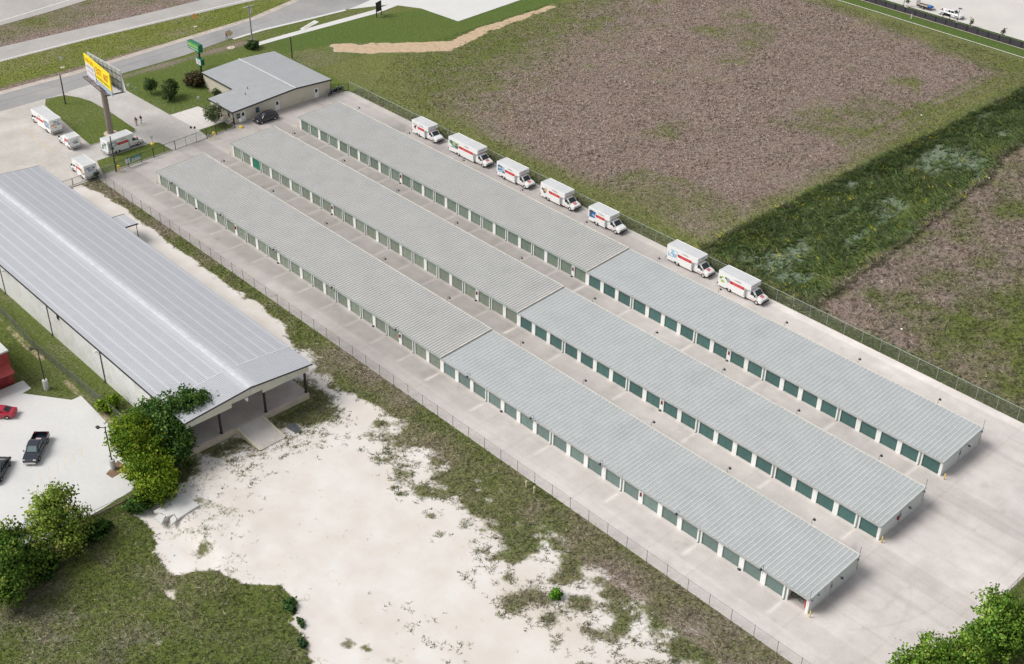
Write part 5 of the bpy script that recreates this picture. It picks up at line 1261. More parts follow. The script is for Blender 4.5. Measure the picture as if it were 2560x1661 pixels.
# ------------------------------------------------------------------ fences
LINK_G = wire_mat("chain_link_green", (.22,.28,.23), .16, .065)
LINK_D = wire_mat("chain_link_dark", (.10,.09,.09), .14, .06)
LINK_GR = wire_mat("chain_link_grey", (.22,.23,.22), .14, .17)
def wire_fence(label, pts, h, step, post_m, mesh_m, post_r=.032, rail_r=.022, rail=True, phase=0., name="wire_fence", group=None):
    p0 = Vector((*pts[0],0)); t = thing(name, label, "fence", p0, 0, group)
    me = MB(); rl = MB(); pm = MB(); pm.tube((0,0,-.3),(0,0,h+.05),post_r,n=7); pm.ellipsoid((0,0,h+.06),post_r*1.3,post_r*1.3,post_r*1.3,7,4); pme = pm.mesh("post", post_m)
    for k,(a,b) in enumerate(zip(pts[:-1],pts[1:])):
        a,b = Vector((*a,0))-p0, Vector((*b,0))-p0; L = (b-a).length; n = max(1,int(round(L/step)))
        me.quad(a+Vector((0,0,.03)),b+Vector((0,0,.03)),b+Vector((0,0,h)),a+Vector((0,0,h)))
        rl.tube(a+Vector((0,0,h)),b+Vector((0,0,h)),rail_r,n=6)
        for i in range(n+(1 if k==len(pts)-2 else 0)): link("post", pme, t, a+(b-a)*i/n)
    me.build("chain_mesh", mesh_m, t)
    if rail: rl.build("top_rail", post_m if rail is True else rail, t)
    return t
PALE_RAIL = pmat("pale_green_rail",(.36,.45,.40),.45,.1)
wire_fence("long chain link fence with a pale rail between the truck lane and the dry field", [(-11.2,49.98),(151.3,50.0)], 2.05, 3.08, GALV, LINK_G, rail=PALE_RAIL, rail_r=.03)
wire_fence("long low chain link fence between the storage yard and the sandy lot", [(-9.5,-7.08),(151.3,-7.08)], 1.72, 3.075, pmat("brown_grey_post",(.14,.12,.115),.6), LINK_D, post_r=.03, rail_r=.014)
wire_fence("chain link fence closing the near end of the yard by the trees", [(151.35,-7.08),(151.3,49.9)], 1.1, 3.1, GALV, LINK_GR)
wire_fence("sagging grey chain link fence between the warehouse and the white parking lot", [(-8,-38.9),(23,-39.0),(33,-39.5),(45.6,-39.05),(57.5,-38.7)], 1.5, 3.0, pmat("dull_post",(.16,.17,.16),.6), wire_mat("chain_link_dense",(.13,.14,.14),.14,.24), rail_r=.025)

def iron_fence(label, pts, h, step=2.4, pick=.16, name="iron_fence", solid=False):
    p0 = Vector((*pts[0],0)); t = thing(name, label, "fence", p0)
    pk = MB(); rl = MB(); pm = MB(); pm.box(-.04,.04,-.04,.04,-.2,h+.08); pme = pm.mesh("post", BLACK_IRON)
    for k,(a,b) in enumerate(zip(pts[:-1],pts[1:])):
        a,b = Vector((*a,0))-p0, Vector((*b,0))-p0; L = (b-a).length; n = max(1,int(round(L/step))); u = (b-a)/L
        for i in range(int(L/pick)):
            q = a+u*(pick*i+.08); pk.tube(q+Vector((0,0,.08)),q+Vector((0,0,h)),.013,n=4,caps=False)
        for z in (.15,h-.12): rl.tube(a+Vector((0,0,z)),b+Vector((0,0,z)),.022,n=5)
        for i in range(n+(1 if k==len(pts)-2 else 0)): link("post", pme, t, a+(b-a)*i/n)
    pk.build("pickets", BLACK_IRON, t); rl.build("rails", BLACK_IRON, t)
    return t
iron_fence("black iron fence along the small lawn, carrying a green banner", [(-9.7,-3.4),(-10.25,4.6)], 1.9)
iron_fence("black iron fence between the rolling gate and the office corner", [(-11.0,16.2),(-11.8,22.9)], 1.95)
iron_fence("short black iron fence between the office and the truck lane corner", [(-13.4,46.5),(-11.3,49.7)], 1.8)
t = thing("rolling_gate", "wide black rolling gate across the storage entrance", "gate", (-10.3,4.6,0))
f = MB(); a,b = Vector((0,0,0)),Vector((-.65,11.6,0))
for z in (.12,1.85): f.tube(a+Vector((0,0,z)),b+Vector((0,0,z)),.035,n=6)
for i in range(6): q = a+(b-a)*i/5; f.tube(q+Vector((0,0,.05)),q+Vector((0,0,1.9)),.03 if i not in (0,2) else .07,n=6)
f.build("gate_frame", BLACK_IRON, t); m_ = MB(); m_.quad(a+Vector((0,0,.15)),b+Vector((0,0,.15)),b+Vector((0,0,1.83)),a+Vector((0,0,1.83))); m_.build("gate_mesh", LINK_D, t)
t = thing("chain_gate", "open black frame gate behind the truck beside the warehouse", "gate", (-9.7,-14.2,0))
f = MB()
for ya,yb in ((0,2.5),(2.62,6.0)):
    for z in (.15,1.45): f.tube((0,ya,z),(-.25*(ya>1),yb,z),.035,n=6)
    for y in (ya,yb): f.tube((-.25*(y>3),y,.12),(-.25*(y>3),y,1.48),.04,n=6)
f.tube((-.25,6.1,-.1),(-.25,6.1,2.0),.10,n=8); f.build("gate_frame", DARK_METAL, t)
m_ = MB(); m_.quad((0,0,.15),(0,2.5,.15),(0,2.5,1.45),(0,0,1.45)); m_.quad((0,2.62,.15),(-.25,6.0,.15),(-.25,6.0,1.45),(0,2.62,1.45)); m_.build("gate_mesh", LINK_D, t)
wire_fence("short grey wire fence corner where the yard meets the small lawn", [(-9.6,-7.0),(-9.8,-5.4),(-9.65,-3.5)], 1.6, 1.7, GALV, LINK_GR)
t = thing("banner", "green and white banner hung on the black iron fence", "banner", (-9.95,.4,0))
b_ = MB(); b_.quad((.10,-1.75,.75),(-.13,1.75,.80),(-.13,1.75,1.75),(.10,-1.75,1.72)); b_.quad((.07,1.75-3.5,.75),(.07-.23,1.75,.80),(.07-.23,1.75,1.75),(.07,-1.75,1.72)); b_.build("cloth", acc("banner_green",(.10,.30,.22)), t)
b_ = MB(); b_.quad((.115,-1.72,.78),(.06,-.75,.79),(.06,-.75,1.71),(.115,-1.72,1.70)); b_.quad((.04,-.45,.83),(-.105,1.7,.86),(-.105,1.7,1.0),(.04,-.45,.97)); glyph_lines(b_,(-.02,.6,1.22),(-.065,1,0),(0,0,1),1.9,.32,8); b_.build("print", acc("banner_white",(.62,.64,.62)), t)

# black fence beyond the field
BLK_SLAT = pmat("dark_plum_fence",(.055,.05,.065),.6,var=.08)
t = thing("screen_fence", "long dark solid screen fence in front of the far car park", "fence", (100,178.3,0))
pm = MB(); pm.box(-.05,.05,-.05,.05,-.1,1.38); pme = pm.mesh("post", BLACK_IRON)
pn = MB(); n = 230
for i in range(n):
    x = -130+260*i/n; pn.box(x+.01,x+260/n-.01,-.02-.0035*(x+130)*0,.02,.05,1.3)
pn.build("panel", BLK_SLAT, t)
for i in range(96): link("post", pme, t, (-130+2.72*i,-.06,0))
t["label"] = "long dark solid screen fence in front of the far car park"

# retaining wall under the white lot
t = thing("retaining_wall", "low dark brown retaining wall with a metal rail along the white parking lot", "wall", (70.7,-52,0))
w = MB(); w.add([(-.2,7.6,-.95),(.35,7.6,-.95),(.02,7.6,.06),(-.2,7.6,.06),(.0,-42,-.95),(.55,-42,-.95),(.22,-42,.06),(0,-42,.06)],[(0,1,2,3),(7,6,5,4),(1,5,6,2),(3,2,6,7),(0,3,7,4)]); w.build("wall", pmat("brown_stone_wall",(.11,.085,.07),.95,var=.35,scale=2.5,bump=.5), t)
r_ = MB(); r_.tube((-.1,7.4,.75),(.1,-42,.75),.03,n=6)
for i in range(18): y = 7.4-2.7*i; r_.tube((-.08,y,.0),(-.08,y,.75),.03,n=6)
r_.build("rail", pmat("grey_rail",(.26,.27,.26),.5), t)

# ------------------------------------------------------------------ poles, lamps, signs
def pole(name, label, cat, x, y, h, r0, r1, m_, extra=None, group=None):
    t = thing(name, label, cat, (x,y,0), 0, group)
    p = MB(); p.tube((0,0,-.2),(0,0,h),r0,r1,n=10); p.build("pole", m_, t)
    if extra: extra(t)
    return t
def lot_lamp(t):
    b = MB(); b.tube((0,0,-.1),(0,0,1.45),.36,n=16); b.build("base", pmat("pale_lamp_base",(.55,.55,.53),.8,var=.08), t)
    a = MB(); a.tube((0,0,6.5),(-.35,-.5,6.62),.05,n=6); a.build("arm", DARK_METAL, t)
    h = MB(); h.bevbox(-.85,-.30,-.85,-.42,6.52,6.68,.04); h.build("lamp_head", DARK_METAL, t)
for x,y,l in ((43.0,-42.6,"dark lamp post on a white drum base in the grass beside the red building"),(64.3,-44.2,"dark lamp post on a white drum base beside the bright green tree")):
    pole("lamp_post", l, "lamp post", x, y, 6.6, .09, .07, DARK_METAL, lot_lamp, "lamp posts round the white parking lot")
pole("utility_pole", "plain dark pole on the grass island corner near the road", "pole", -43.0,3.8,6.25,.15,.11,WOODPOLE)
pole("utility_pole", "tall plain dark pole rising from the black fence beside the driveway truck", "pole", -9.75,-3.35,6.85,.14,.10,WOODPOLE)
pole("utility_pole", "short dark pole behind the office at the edge of the field", "pole", -34.0,51.7,4.6,.14,.12,WOODPOLE)
def trans(t):
    a = MB(); a.box(-.09,.09,-1.3,1.3,8.75,8.93); a.build("crossarm", pmat("pale_crossarm",(.55,.56,.50),.7), t)
    c = MB(); c.tube((.28,.28,7.4),(.28,.28,8.25),.24,n=12); c.tube((.28,.28,8.25),(.28,.28,8.4),.1,n=8); c.build("transformer", pmat("pale_grey_can",(.55,.57,.58),.4), t)
pole("power_pole", "tall grey power pole with a crossarm and transformer beside the frontage road", "power pole", -45.4,49.2,9.1,.20,.13,GREYPOLE,trans)

def traffic_sign(x, y, h, rz, label, face, back, shape, size, pad=None):
    t = thing("traffic_sign", label, "traffic sign", (x,y,0), rz)
    p = MB(); p.tube((0,0,-.1),(0,0,h),.04,n=6); p.build("post", GALV, t)
    s = MB(); n = {'diamond':4,'oct':8,'rect':4}[shape]
    for xx,mi in ((.05,0),(.075,1)):
        pts = []
        for i in range(n):
            a = 2*PI*i/n+(0 if shape=='diamond' else PI/n)
            k = size*(1.0 if shape!='rect' else 1.1); pts.append((xx,k*math.cos(a)*(.8 if shape=='rect' else 1),h-size*.9+k*math.sin(a)))
        s.add(pts,[tuple(range(n))],mi)
    s.build("panel", [back,face], t)
    if pad:
        q = MB(); q.tube((0,0,-.1),(0,0,.06),pad,n=14); q.build("pad", CONC_TAN, t)
SIGN_BACK = acc("sign_back",(.50,.42,.28)); SIGN_OR = acc("sign_orange",(.62,.34,.10))
traffic_sign(-47.5,45.0,4.1,math.radians(-45),"tan diamond traffic sign on a pale round pad beside the frontage road",SIGN_BACK,SIGN_OR,'diamond',.85,.9)
traffic_sign(-63.8,46.1,3.1,math.radians(-45),"orange-brown diamond traffic sign in the bright green median",SIGN_OR,SIGN_BACK,'diamond',.8,.45)
traffic_sign(-60.9,12.2,2.6,math.radians(-40),"small pale traffic sign in the median left of the billboard",acc("sign_grey",(.55,.56,.58)),acc("sign_grey",(.55,.56,.58)),'rect',.5,.5)
t = thing("notice_board", "blank black notice board on two legs on the dark green mound", "sign board", (-42.1,81.85,0), math.radians(-72))
b_ = MB(); b_.box(-1.0,1.0,-.06,.06,1.15,3.45); b_.build("panel", BLACK_IRON, t)
for sg in (-1,1): q = MB(); q.box(sg*.98-.07,sg*.98+.07,-.09,.09,-.1,3.46); q.build("leg", BLACK_IRON, t)
t = thing("notice_board", "low black board on two legs beside the white pickup beyond the fence", "sign board", (47.1,181.6,0))
b_ = MB(); b_.box(-.85,.85,-.05,.05,.95,1.5); b_.build("panel", BLACK_IRON, t)
for sg in (-1,1): q = MB(); q.box(sg*.88-.05,sg*.88+.05,-.07,.07,-.1,1.5); q.build("leg", BLACK_IRON, t)
def cyl_base(t):
    b_ = MB(); b_.tube((0,0,-.1),(0,0,.75),.28,n=14); b_.build("base", pmat("pale_lamp_base",(.55,.55,.53),.8), t)
    h = MB(); h.bevbox(-.3,.6,-.2,.2,3.9,4.05,.05); h.build("lamp_head", DARK_METAL, t)
pole("lamp_post", "dark lamp post on a pale base in front of the white pickup", "lamp post", 50.6,180.3,4.0,.07,.05,DARK_METAL,cyl_base)
def cyl_base2(t):
    b_ = MB(); b_.tube((0,0,-.1),(0,0,.6),.2,n=12); b_.build("base", pmat("pale_lamp_base",(.55,.55,.53),.8), t)
    h = MB(); h.bevbox(-.3,.5,-.2,.2,4.9,5.05,.05); h.build("lamp_head", DARK_METAL, t)
pole("lamp_post", "dark lamp post by the screen fence behind the trailer", "lamp post", 36.6,179.6,5.0,.07,.05,DARK_METAL,cyl_base2)
mb = MB(); mb.tube((0,0,-.1),(0,0,.9),.14,n=10); mb.tube((0,0,.9),(0,0,1.0),.18,.12,n=10)
tag(mb.build("marker_post", pmat("pale_post",(.60,.58,.52),.7), None, (41.2,176.0,0)), "short pale marker post on the strip of lawn below the screen fence", "post")

# billboard
t = thing("billboard", "large double billboard with a yellow face on a thick steel pole", "billboard", (-24.7,3.7,0))
B0 = Vector((-24.7,3.7,0)); S_ = lambda x,y,z: Vector((x,y,z))-B0
p = MB(); p.tube((0,0,-.2),(0,0,10.2),.60,.52,n=18); p.build("pole", pmat("brown_grey_steel",(.26,.22,.19),.6,var=.12,scale=.8), t)
p = MB(); p.tube((0,0,-.1),(0,0,.18),1.3,n=20); p.build("base_pad", CONC_TAN, t)
fa0,fa1 = (-30.7,3.85),(-18.35,2.35); fb0,fb1 = (-30.8,4.55),(-18.7,4.75); zb_,zt_ = 10.0,14.25
YEL = acc("sign_yellow",(.90,.72,.02))
def slab(a, b, z0, z1, th, m_, nm, par):
    a,b = Vector((*a,0)),Vector((*b,0)); d = (b-a).normalized(); n = Vector((-d.y,d.x,0))*th; q = MB()
    q.add([S_(*(a.xy),z0),S_(*(b.xy),z0),S_(*(b+n).xy,z0),S_(*(a+n).xy,z0),S_(*(a.xy),z1),S_(*(b.xy),z1),S_(*(b+n).xy,z1),S_(*(a+n).xy,z1)],[(0,3,2,1),(4,5,6,7),(0,1,5,4),(1,2,6,5),(2,3,7,6),(3,0,4,7)])
    return q.build(nm, m_, par)
fr = slab(fa0,fa1,zb_+.95,zt_,.22,YEL,"front_face",t)
slab(fa0,fa1,zb_,zb_+.94,.20,pmat("blue_white_apron",(.42,.50,.62),.5,var=.1),"face_apron",t)
bk = slab(fb0,fb1,zb_,zt_,.20,pmat("silver_panel_back",(.62,.66,.70),.4,.3,var=.06),"rear_face",t)
fu = Vector((fa1[0]-fa0[0],fa1[1]-fa0[1],0)).normalized(); fn = Vector((fu.y,-fu.x,0))
def onface(u, z, o=.012): return Vector((*fa0,0))-B0+fu*u+fn*o+Vector((0,0,z))
L_ = 12.44
pr = MB(); pr.quad(onface(.25,zb_+.15,.02),onface(4.9,zb_+.15,.02),onface(4.9,zb_+2.75,.02),onface(.25,zb_+2.75,.02)); pr.build("white_panel", acc("sign_white",(.72,.72,.76)), fr)
pr = MB(); pr.quad(onface(4.92,zb_+.05,.02),onface(5.2,zb_+.05,.02),onface(4.95,zt_-1.1,.02),onface(4.75,zt_-1.1,.02)); pr.build("divider", acc("sign_navy",(.06,.07,.16)), fr)
pr = MB(); glyph_lines(pr,onface(2.6,zt_-.85,.02),fu,(0,0,1),4.3,.75,9,fill=.55); pr.build("heading_lettering", acc("sign_amber",(.75,.25,.01)), fr)
pr = MB(); glyph_lines(pr,onface(2.5,zb_+2.1,.03),fu,(0,0,1),3.6,.5,8); pr.build("panel_lettering", acc("sign_lilac",(.38,.36,.50)), fr)
pr = MB(); glyph_lines(pr,onface(2.7,zb_+1.2,.03),fu,(0,0,1),3.4,.4,8); pr.build("panel_lettering", acc("sign_pink",(.62,.30,.34)), fr)
pr = MB(); add_text(pr,"EXIT",1.95,onface(7.05,zb_+2.85,.03),fu,(0,0,1),sx=.72); pr.build("exit_lettering", acc("sign_orange_red",(.62,.07,.01)), fr)
pr = MB(); add_text(pr,"607",1.95,onface(10.45,zb_+2.75,.03),fu,(0,0,1),sx=.78); pr.build("number_lettering", acc("sign_red",(.58,.04,.03)), fr)
pr = MB(); glyph_lines(pr,onface(8.7,zb_+1.52,.03),fu,(0,0,1),6.3,.4,11); pr.build("small_lettering", acc("sign_olive",(.25,.18,.02)), fr)
st_ = MB()
for i in range(9):
    a = Vector((*fb0,0)).lerp(Vector((*fb1,0)),i/8)-B0; st_.tube(a+Vector((0,-.12,zb_)),a+Vector((0,-.12,zt_-.1)),.03,n=5)
for z in (zb_+.6,zb_+2.0,zb_+3.3): st_.tube(Vector((*fb0,0))-B0+Vector((0,-.12,z)),Vector((*fb1,0))-B0+Vector((0,-.12,z)),.07,n=5)
st_.build("stringers", pmat("dark_blue_steel",(.06,.07,.10),.5), t)
wk = MB(); wm = wire_mat("walkway_grating",(.10,.08,.08),.12,.55)
A_,B_,C_ = Vector((-30.3,2.75,9.95))-B0, Vector((-19.3,1.55,9.95))-B0, Vector((-18.8,5.2,9.95))-B0
wf = MB()
for a,b,o in ((A_,B_,Vector((.12,1.0,0))*.75),(B_,C_,Vector((-.8,.1,0))*.5)):
    wk.quad(a,b,b+o,a+o); wf.tube(a,b,.06,n=6); wf.tube(a+o,b+o,.05,n=6)
for i in range(5): a = A_.lerp(B_,i/4); wf.tube(a,a+Vector((.1,1.9,-.05)),.05,n=5)
wf.tube((-3.8,.3,9.9),(3.8,-.2,9.9),.22,n=8); wk.build("walkway", wm, t); wf.build("walkway_frame", pmat("dark_brown_steel",(.05,.035,.035),.5), t)
mt = MB(); mt.box(-.72,-.55,-.2,.2,1.2,2.3); mt.build("meter_box", pmat("pale_grey_can",(.55,.57,.58),.4), t)

# green pylon sign
t = thing("pylon_sign", "green pylon sign with a large upper box and a smaller white-faced lower box", "sign", (-40.2,33.0,0))
p = MB(); p.box(-.16,.16,-.16,.16,-.1,4.6); p.build("pole", pmat("dark_green_steel",(.01,.06,.035),.4), t)
GRN = acc("sign_green",(.012,.16,.085))
u = MB(); u.bevbox(-3.4,.95,-.5,.5,4.4,6.0,.06); uo = u.build("upper_box", GRN, t)
for y in (-.512,.512):
    f = MB(); f.box(-3.25,.8,min(y,y*.98),max(y,y*.98),4.5,5.9,0); f.box(-3.2,.75,min(y*1.01,y*1.0),max(y*1.01,y),5.45,5.85,1); fo = f.build("sign_face", [acc("sign_leaf",(.05,.30,.10)),acc("sign_leaf2",(.16,.42,.08))], uo)
    g = MB(); glyph_lines(g,(-1.22,y*1.03,5.32),(1 if y<0 else -1,0,0),(0,0,1),3.7,.42,11); g.build("upper_lettering", acc("sign_pale_lime",(.55,.72,.30)), fo)
    g = MB(); glyph_lines(g,(-1.22,y*1.03,4.78),(1 if y<0 else -1,0,0),(0,0,1),3.5,.22,10); g.build("lower_lettering", WHITE_INK, fo)
l = MB(); l.bevbox(-.95,1.05,-.45,.45,1.55,2.85,.05); lo = l.build("lower_box", GRN, t)
for y in (-.462,.462):
    f = MB(); f.box(-.85,.95,min(y,y*.98),max(y,y*.98),1.65,2.75); fo = f.build("sign_face", WHITE_INK, lo)
    for z,h in ((2.4,.22),(2.1,.12),(1.9,.12)):
        g = MB(); glyph_lines(g,(.05,y*1.03,z),(1 if y<0 else -1,0,0),(0,0,1),1.5,h,8); g.build("lettering", P_GREY, fo)

# small signs, keypads, yellow stands
def mini(name, label, cat, x, y, post_h, post_m, head, head_m, group=None):
    t = thing(name, label, cat, (x,y,0), 0, group); p = MB(); p.tube((0,0,-.1),(0,0,post_h),.05,n=7); p.box(-.16,.16,-.16,.16,0,.04); p.build("post", post_m, t)
    h = MB(); head(h, post_h); h.build("head", head_m, t); return t
hbox = lambda h,z: (h.bevbox(-.16,.16,-.20,.20,z,z+.62,.05), h.box(.16,.2,-.14,.14,z+.1,z+.45))
mini("keypad_stand","yellow call box on a stand by the tall dark pole at the iron fence","keypad",-9.2,-3.0,.75,YELLOW,hbox,YELLOW)
mini("keypad_stand","yellow round-topped entry keypad just inside the rolling gate","keypad",-10.0,17.2,.95,PALE_YELLOW,lambda h,z: h.tube((-.1,0,z+.2),(.12,0,z+.2),.30,n=14),YELLOW)
mini("keypad_stand","grey entry box on a pale stand beside the yellow keypad","keypad",-10.1,16.1,.85,PALE_YELLOW,lambda h,z: h.bevbox(-.12,.12,-.16,.16,z,z+.4,.04),pmat("grey_box",(.25,.27,.27),.5))
def stand(x, y, label):
    t = thing("sign_stand", label, "sign stand", (x,y,0), 0, "signs in yellow bases"); b_ = MB(); b_.tube((0,0,0),(0,0,.28),.45,.40,n=14); b_.tube((0,0,.28),(0,0,.5),.40,.12,n=14); b_.build("base", YELLOW, t)
    p = MB(); p.tube((0,0,.4),(0,0,1.6),.03,n=6); p.build("post", GALV, t); s = MB(); s.box(-.02,.02,-.25,.25,1.2,1.9); s.build("panel", WHITE_INK, t)
stand(-15.4,7.25,"white sign in a yellow base at the tip of the small lawn")
stand(-10.9,23.7,"white sign in a yellow base at the office corner")
for x,y,l in ((-14.6,15.1,"left of the pair of small dark signs on the pale parking bay edge"),(-14.1,15.6,"right of the pair of small dark signs on the pale parking bay edge")):
    t = thing("small_sign", l, "sign", (x,y,0), 0, "small signs by the parking bay"); p = MB(); p.tube((0,0,0),(0,0,1.2),.025,n=5); p.build("post", WHITE_INK, t); s = MB(); s.box(-.02,.02,-.2,.2,1.15,1.6); s.build("panel", pmat("maroon_sign",(.08,.02,.02),.5), t)
for x,y,l,m_ in ((-41.8,17.0,"small white sign in the lawn beside the driveway mouth",WHITE_INK),(-39.0,17.1,"small pale green sign lying low in the lawn beside the driveway",acc("pale_green",(.42,.60,.36))),(-27.1,24.3,"small white sign in the lawn near the office wing",WHITE_INK)):
    t = thing("small_sign", l, "sign", (x,y,0), 0, "small signs in the lawn"); p = MB(); p.tube((0,0,0),(0,0,.8),.025,n=5); p.build("post", GALV, t); s = MB(); s.box(-.03,.03,-.28,.28,.5,1.05); s.build("panel", m_, t)
for x,y,l in ((101.6,-8.3,"left one of the two cream pipe risers at the wire fence"),(103.05,-8.35,"right one of the two cream pipe risers at the wire fence")):
    b_ = MB(); b_.tube((0,0,-.1),(0,0,.85),.09,n=10); b_.tube((0,0,.85),(0,0,.98),.14,n=10); b_.tube((0,0,.98),(0,0,1.1),.09,.05,n=8); b_.tube((0,-.2,.78),(0,.2,.78),.06,n=8)
    tag(b_.build("pipe_riser", pmat("cream_pipe",(.68,.60,.40),.6,var=.08), None, (x,y,0)), l, "pipe riser", "cream pipe risers")

# ------------------------------------------------------------------ people
def person(label, loc, rz, cols, pose, build=1.0):
    """one continuous skinned body; shirt, trousers, skin and hair are material zones"""
    H = 1.76*build
    J = {'pel':(0,0,.95),'wst':(0,0,1.10),'chs':(0,.01,1.32),'nek':(0,.02,1.50),'hdb':(0,.03,1.58),'hd':(.01,.04,1.68),'top':(.0,.03,1.76)}
    R = {'pel':.15,'wst':.135,'chs':.16,'nek':.055,'hdb':.075,'hd':.10,'top':.06}
    Ed = [('pel','wst'),('wst','chs'),('chs','nek'),('nek','hdb'),('hdb','hd'),('hd','top')]
    for s,n in ((-1,'l'),(1,'r')):
        st = pose.get('step',.0)*s
        J.update({'hip'+n:(s*.10,0,.90),'kne'+n:(s*.11,st*.5+.02,.49),'ank'+n:(s*.11,st,.08),'toe'+n:(s*.12,st+.19,.04),
                  'sho'+n:(s*.19,.01,1.42),'elb'+n:(s*(.24+pose.get('out',0.)*.5),-.03-st*.3,1.13),'wri'+n:(s*(.22+pose.get('out',0.)*.2),.08+pose.get('bend',0.)*.2-st*.4,.90+pose.get('bend',0.)*.35),'han'+n:(s*(.20),.13+pose.get('bend',0.)*.25-st*.4,.80+pose.get('bend',0.)*.42)})
        R.update({'hip'+n:.105,'kne'+n:.072,'ank'+n:.05,'toe'+n:.04,'sho'+n:.075,'elb'+n:.05,'wri'+n:.034,'han'+n:.03})
        Ed += [('pel','hip'+n),('hip'+n,'kne'+n),('kne'+n,'ank'+n),('ank'+n,'toe'+n),('chs','sho'+n),('sho'+n,'elb'+n),('elb'+n,'wri'+n),('wri'+n,'han'+n)]
    ks = ['pel']+[k for k in J if k != 'pel']; ix = {k:i for i,k in enumerate(ks)}
    me = bpy.data.meshes.new("person"); me.from_pydata([tuple(c*build for c in J[k]) for k in ks],[(ix[a],ix[b]) for a,b in Ed],[])
    o = bpy.data.objects.new("person", me); C.objects.link(o)
    md = o.modifiers.new("skin",'SKIN'); md.use_smooth_shade = True
    for k in ks: me.skin_vertices[0].data[ix[k]].radius = (R[k]*build,R[k]*build*(.8 if k in ('chs','wst','pel') else 1))
    me.skin_vertices[0].data[0].use_root = True
    o.modifiers.new("sub",'SUBSURF').levels = 1
    dg = bpy.context.evaluated_depsgraph_get(); dg.update()
    m2 = bpy.data.meshes.new_from_object(o.evaluated_get(dg)); m2.name = "person"
    bpy.data.objects.remove(o)
    for m_ in cols: m2.materials.append(m_)      # shirt, trousers, skin, hair
    for p_ in m2.polygons:
        c = p_.center/build
        k = 0
        if c.z < .10: k = 3
        elif c.z < .98 and abs(c.x) < .185 and not (abs(c.x)>.165 and c.y>.1): k = 1
        elif c.z > 1.50: k = 3 if (c.z > 1.70 or c.y < .0) else 2
        elif abs(c.x) > .19 and c.z < 1.14: k = 2
        p_.material_index = k
    ob = link("person", m2, None, loc, rz)
    hp = MB(); hp.ellipsoid((.0,.115*build,1.655*build),.018,.03,.022,6,4)
    for s in (-1,1): hp.ellipsoid((s*.098*build,.03*build,1.66*build),.015,.025,.035,6,4)
    hp.build("face_features", SKIN, ob)
    return tag(ob, label, "person")
hair = pmat("dark_hair",(.03,.022,.018),.7)
person("person in a maroon shirt and khaki trousers with hands on hips on the driveway", (-24.9,9.3,0), math.radians(200), [pmat("maroon_shirt",(.10,.035,.04),.8),pmat("khaki_cloth",(.42,.34,.24),.8),SKIN,hair], {'out':.30,'bend':.3}, 1.03)
person("person in a black top and pale trousers facing the other on the driveway", (-25.15,10.45,0), math.radians(-165), [pmat("black_shirt",(.012,.012,.014),.8),pmat("pale_trousers",(.55,.56,.54),.8),SKIN,hair], {'out':.1,'bend':.7}, 1.0)
person("person in a red top and black trousers walking along the frontage road", (-52.6,47.2,0), math.radians(30), [pmat("red_shirt",(.38,.03,.03),.8),pmat("black_trousers",(.015,.015,.018),.8),SKIN,hair], {'step':.26}, 1.02)

# ------------------------------------------------------------------ vegetation
LEAF = attr_mat("leaf", "tint", .7, .30)
BLADE = attr_mat("grass_blade", "tint", .9, .15)

def leaf_cloud(name, centers, size, cols, parent, up=.5, nrm=None):
    """centers (n,3), cols (n,3): one folded leaf spray (two quads) per centre"""
    n = len(centers)
    d = rng.normal(size=(n,3)); d[:,2] = np.abs(d[:,2])*up+.15; d /= np.linalg.norm(d,axis=1)[:,None]
    a = np.cross(d, rng.normal(size=(n,3))); a /= np.linalg.norm(a,axis=1)[:,None]+1e-9
    b = np.cross(d,a); s = (size*rng.uniform(.55,1.25,n))[:,None]
    fold = d*s*.28
    P = [centers-a*s*.5-b*s*.5+fold, centers-b*s*.62, centers+a*s*.5-b*s*.4+fold, centers+a*s*.42+b*s*.45+fold, centers+b*s*.6, centers-a*s*.45+b*s*.5+fold]
    V = np.stack(P,1).reshape(-1,3); I = np.arange(n)[:,None]*6
    F = np.concatenate([I+np.array([[0,1,4,5]]), I+np.array([[1,2,3,4]])],0)
    g = np.cross(V[F[:,1]]-V[F[:,0]], V[F[:,3]]-V[F[:,0]]); fl = g[:,2] < 0; F[fl] = F[fl][:,::-1]
    col = np.concatenate([np.repeat(cols,6,0), np.ones((n*6,1))],1)
    nv = np.repeat(nrm*.75+d*.35+np.array([0,0,.35]),6,0) if nrm is not None else np.repeat(d,6,0)
    nv /= np.linalg.norm(nv,axis=1)[:,None]
    return link(name, np_mesh(name, V, F, LEAF, {"tint":col}, False, nv), parent)

def crown_points(lobes, n, clump=.32, per=14, gaps=.30, seed=0):
    r = np.random.default_rng(seed); out = []; cid = []; nr = []
    vol = np.array([l[3]*l[4]*l[5] for l in lobes])**(2/3); vol /= vol.sum()
    k0 = 0
    for l,v in zip(lobes,vol):
        m = max(3,int(n*v/per))
        d = r.normal(size=(m,3)); d /= np.linalg.norm(d,axis=1)[:,None]
        rad = np.clip(1-.42*np.abs(r.normal(size=m))**1.2,.15,1.12)
        # lumpy outline
        lump = 1+.16*np.sin(d[:,0]*5+l[0])*np.sin(d[:,1]*4+l[1])+.10*r.normal(size=m)
        c = np.array(l[:3])+d*(rad*lump)[:,None]*np.array(l[3:6])
        keep = (r.random(m) > gaps) 
        c = c[keep]
        q = np.repeat(c,per,0)+r.normal(size=(len(c)*per,3))*clump*np.array([1,1,.7])
        out.append(q); cid.append(np.repeat(np.arange(len(c))+k0,per)); k0 += len(c)
        w = (q-np.array(l[:3]))/np.array(l[3:6]); nr.append(w/(np.linalg.norm(w,axis=1)[:,None]+1e-6))
    crown_points.nrm = np.concatenate(nr)
    return np.concatenate(out), np.concatenate(cid)

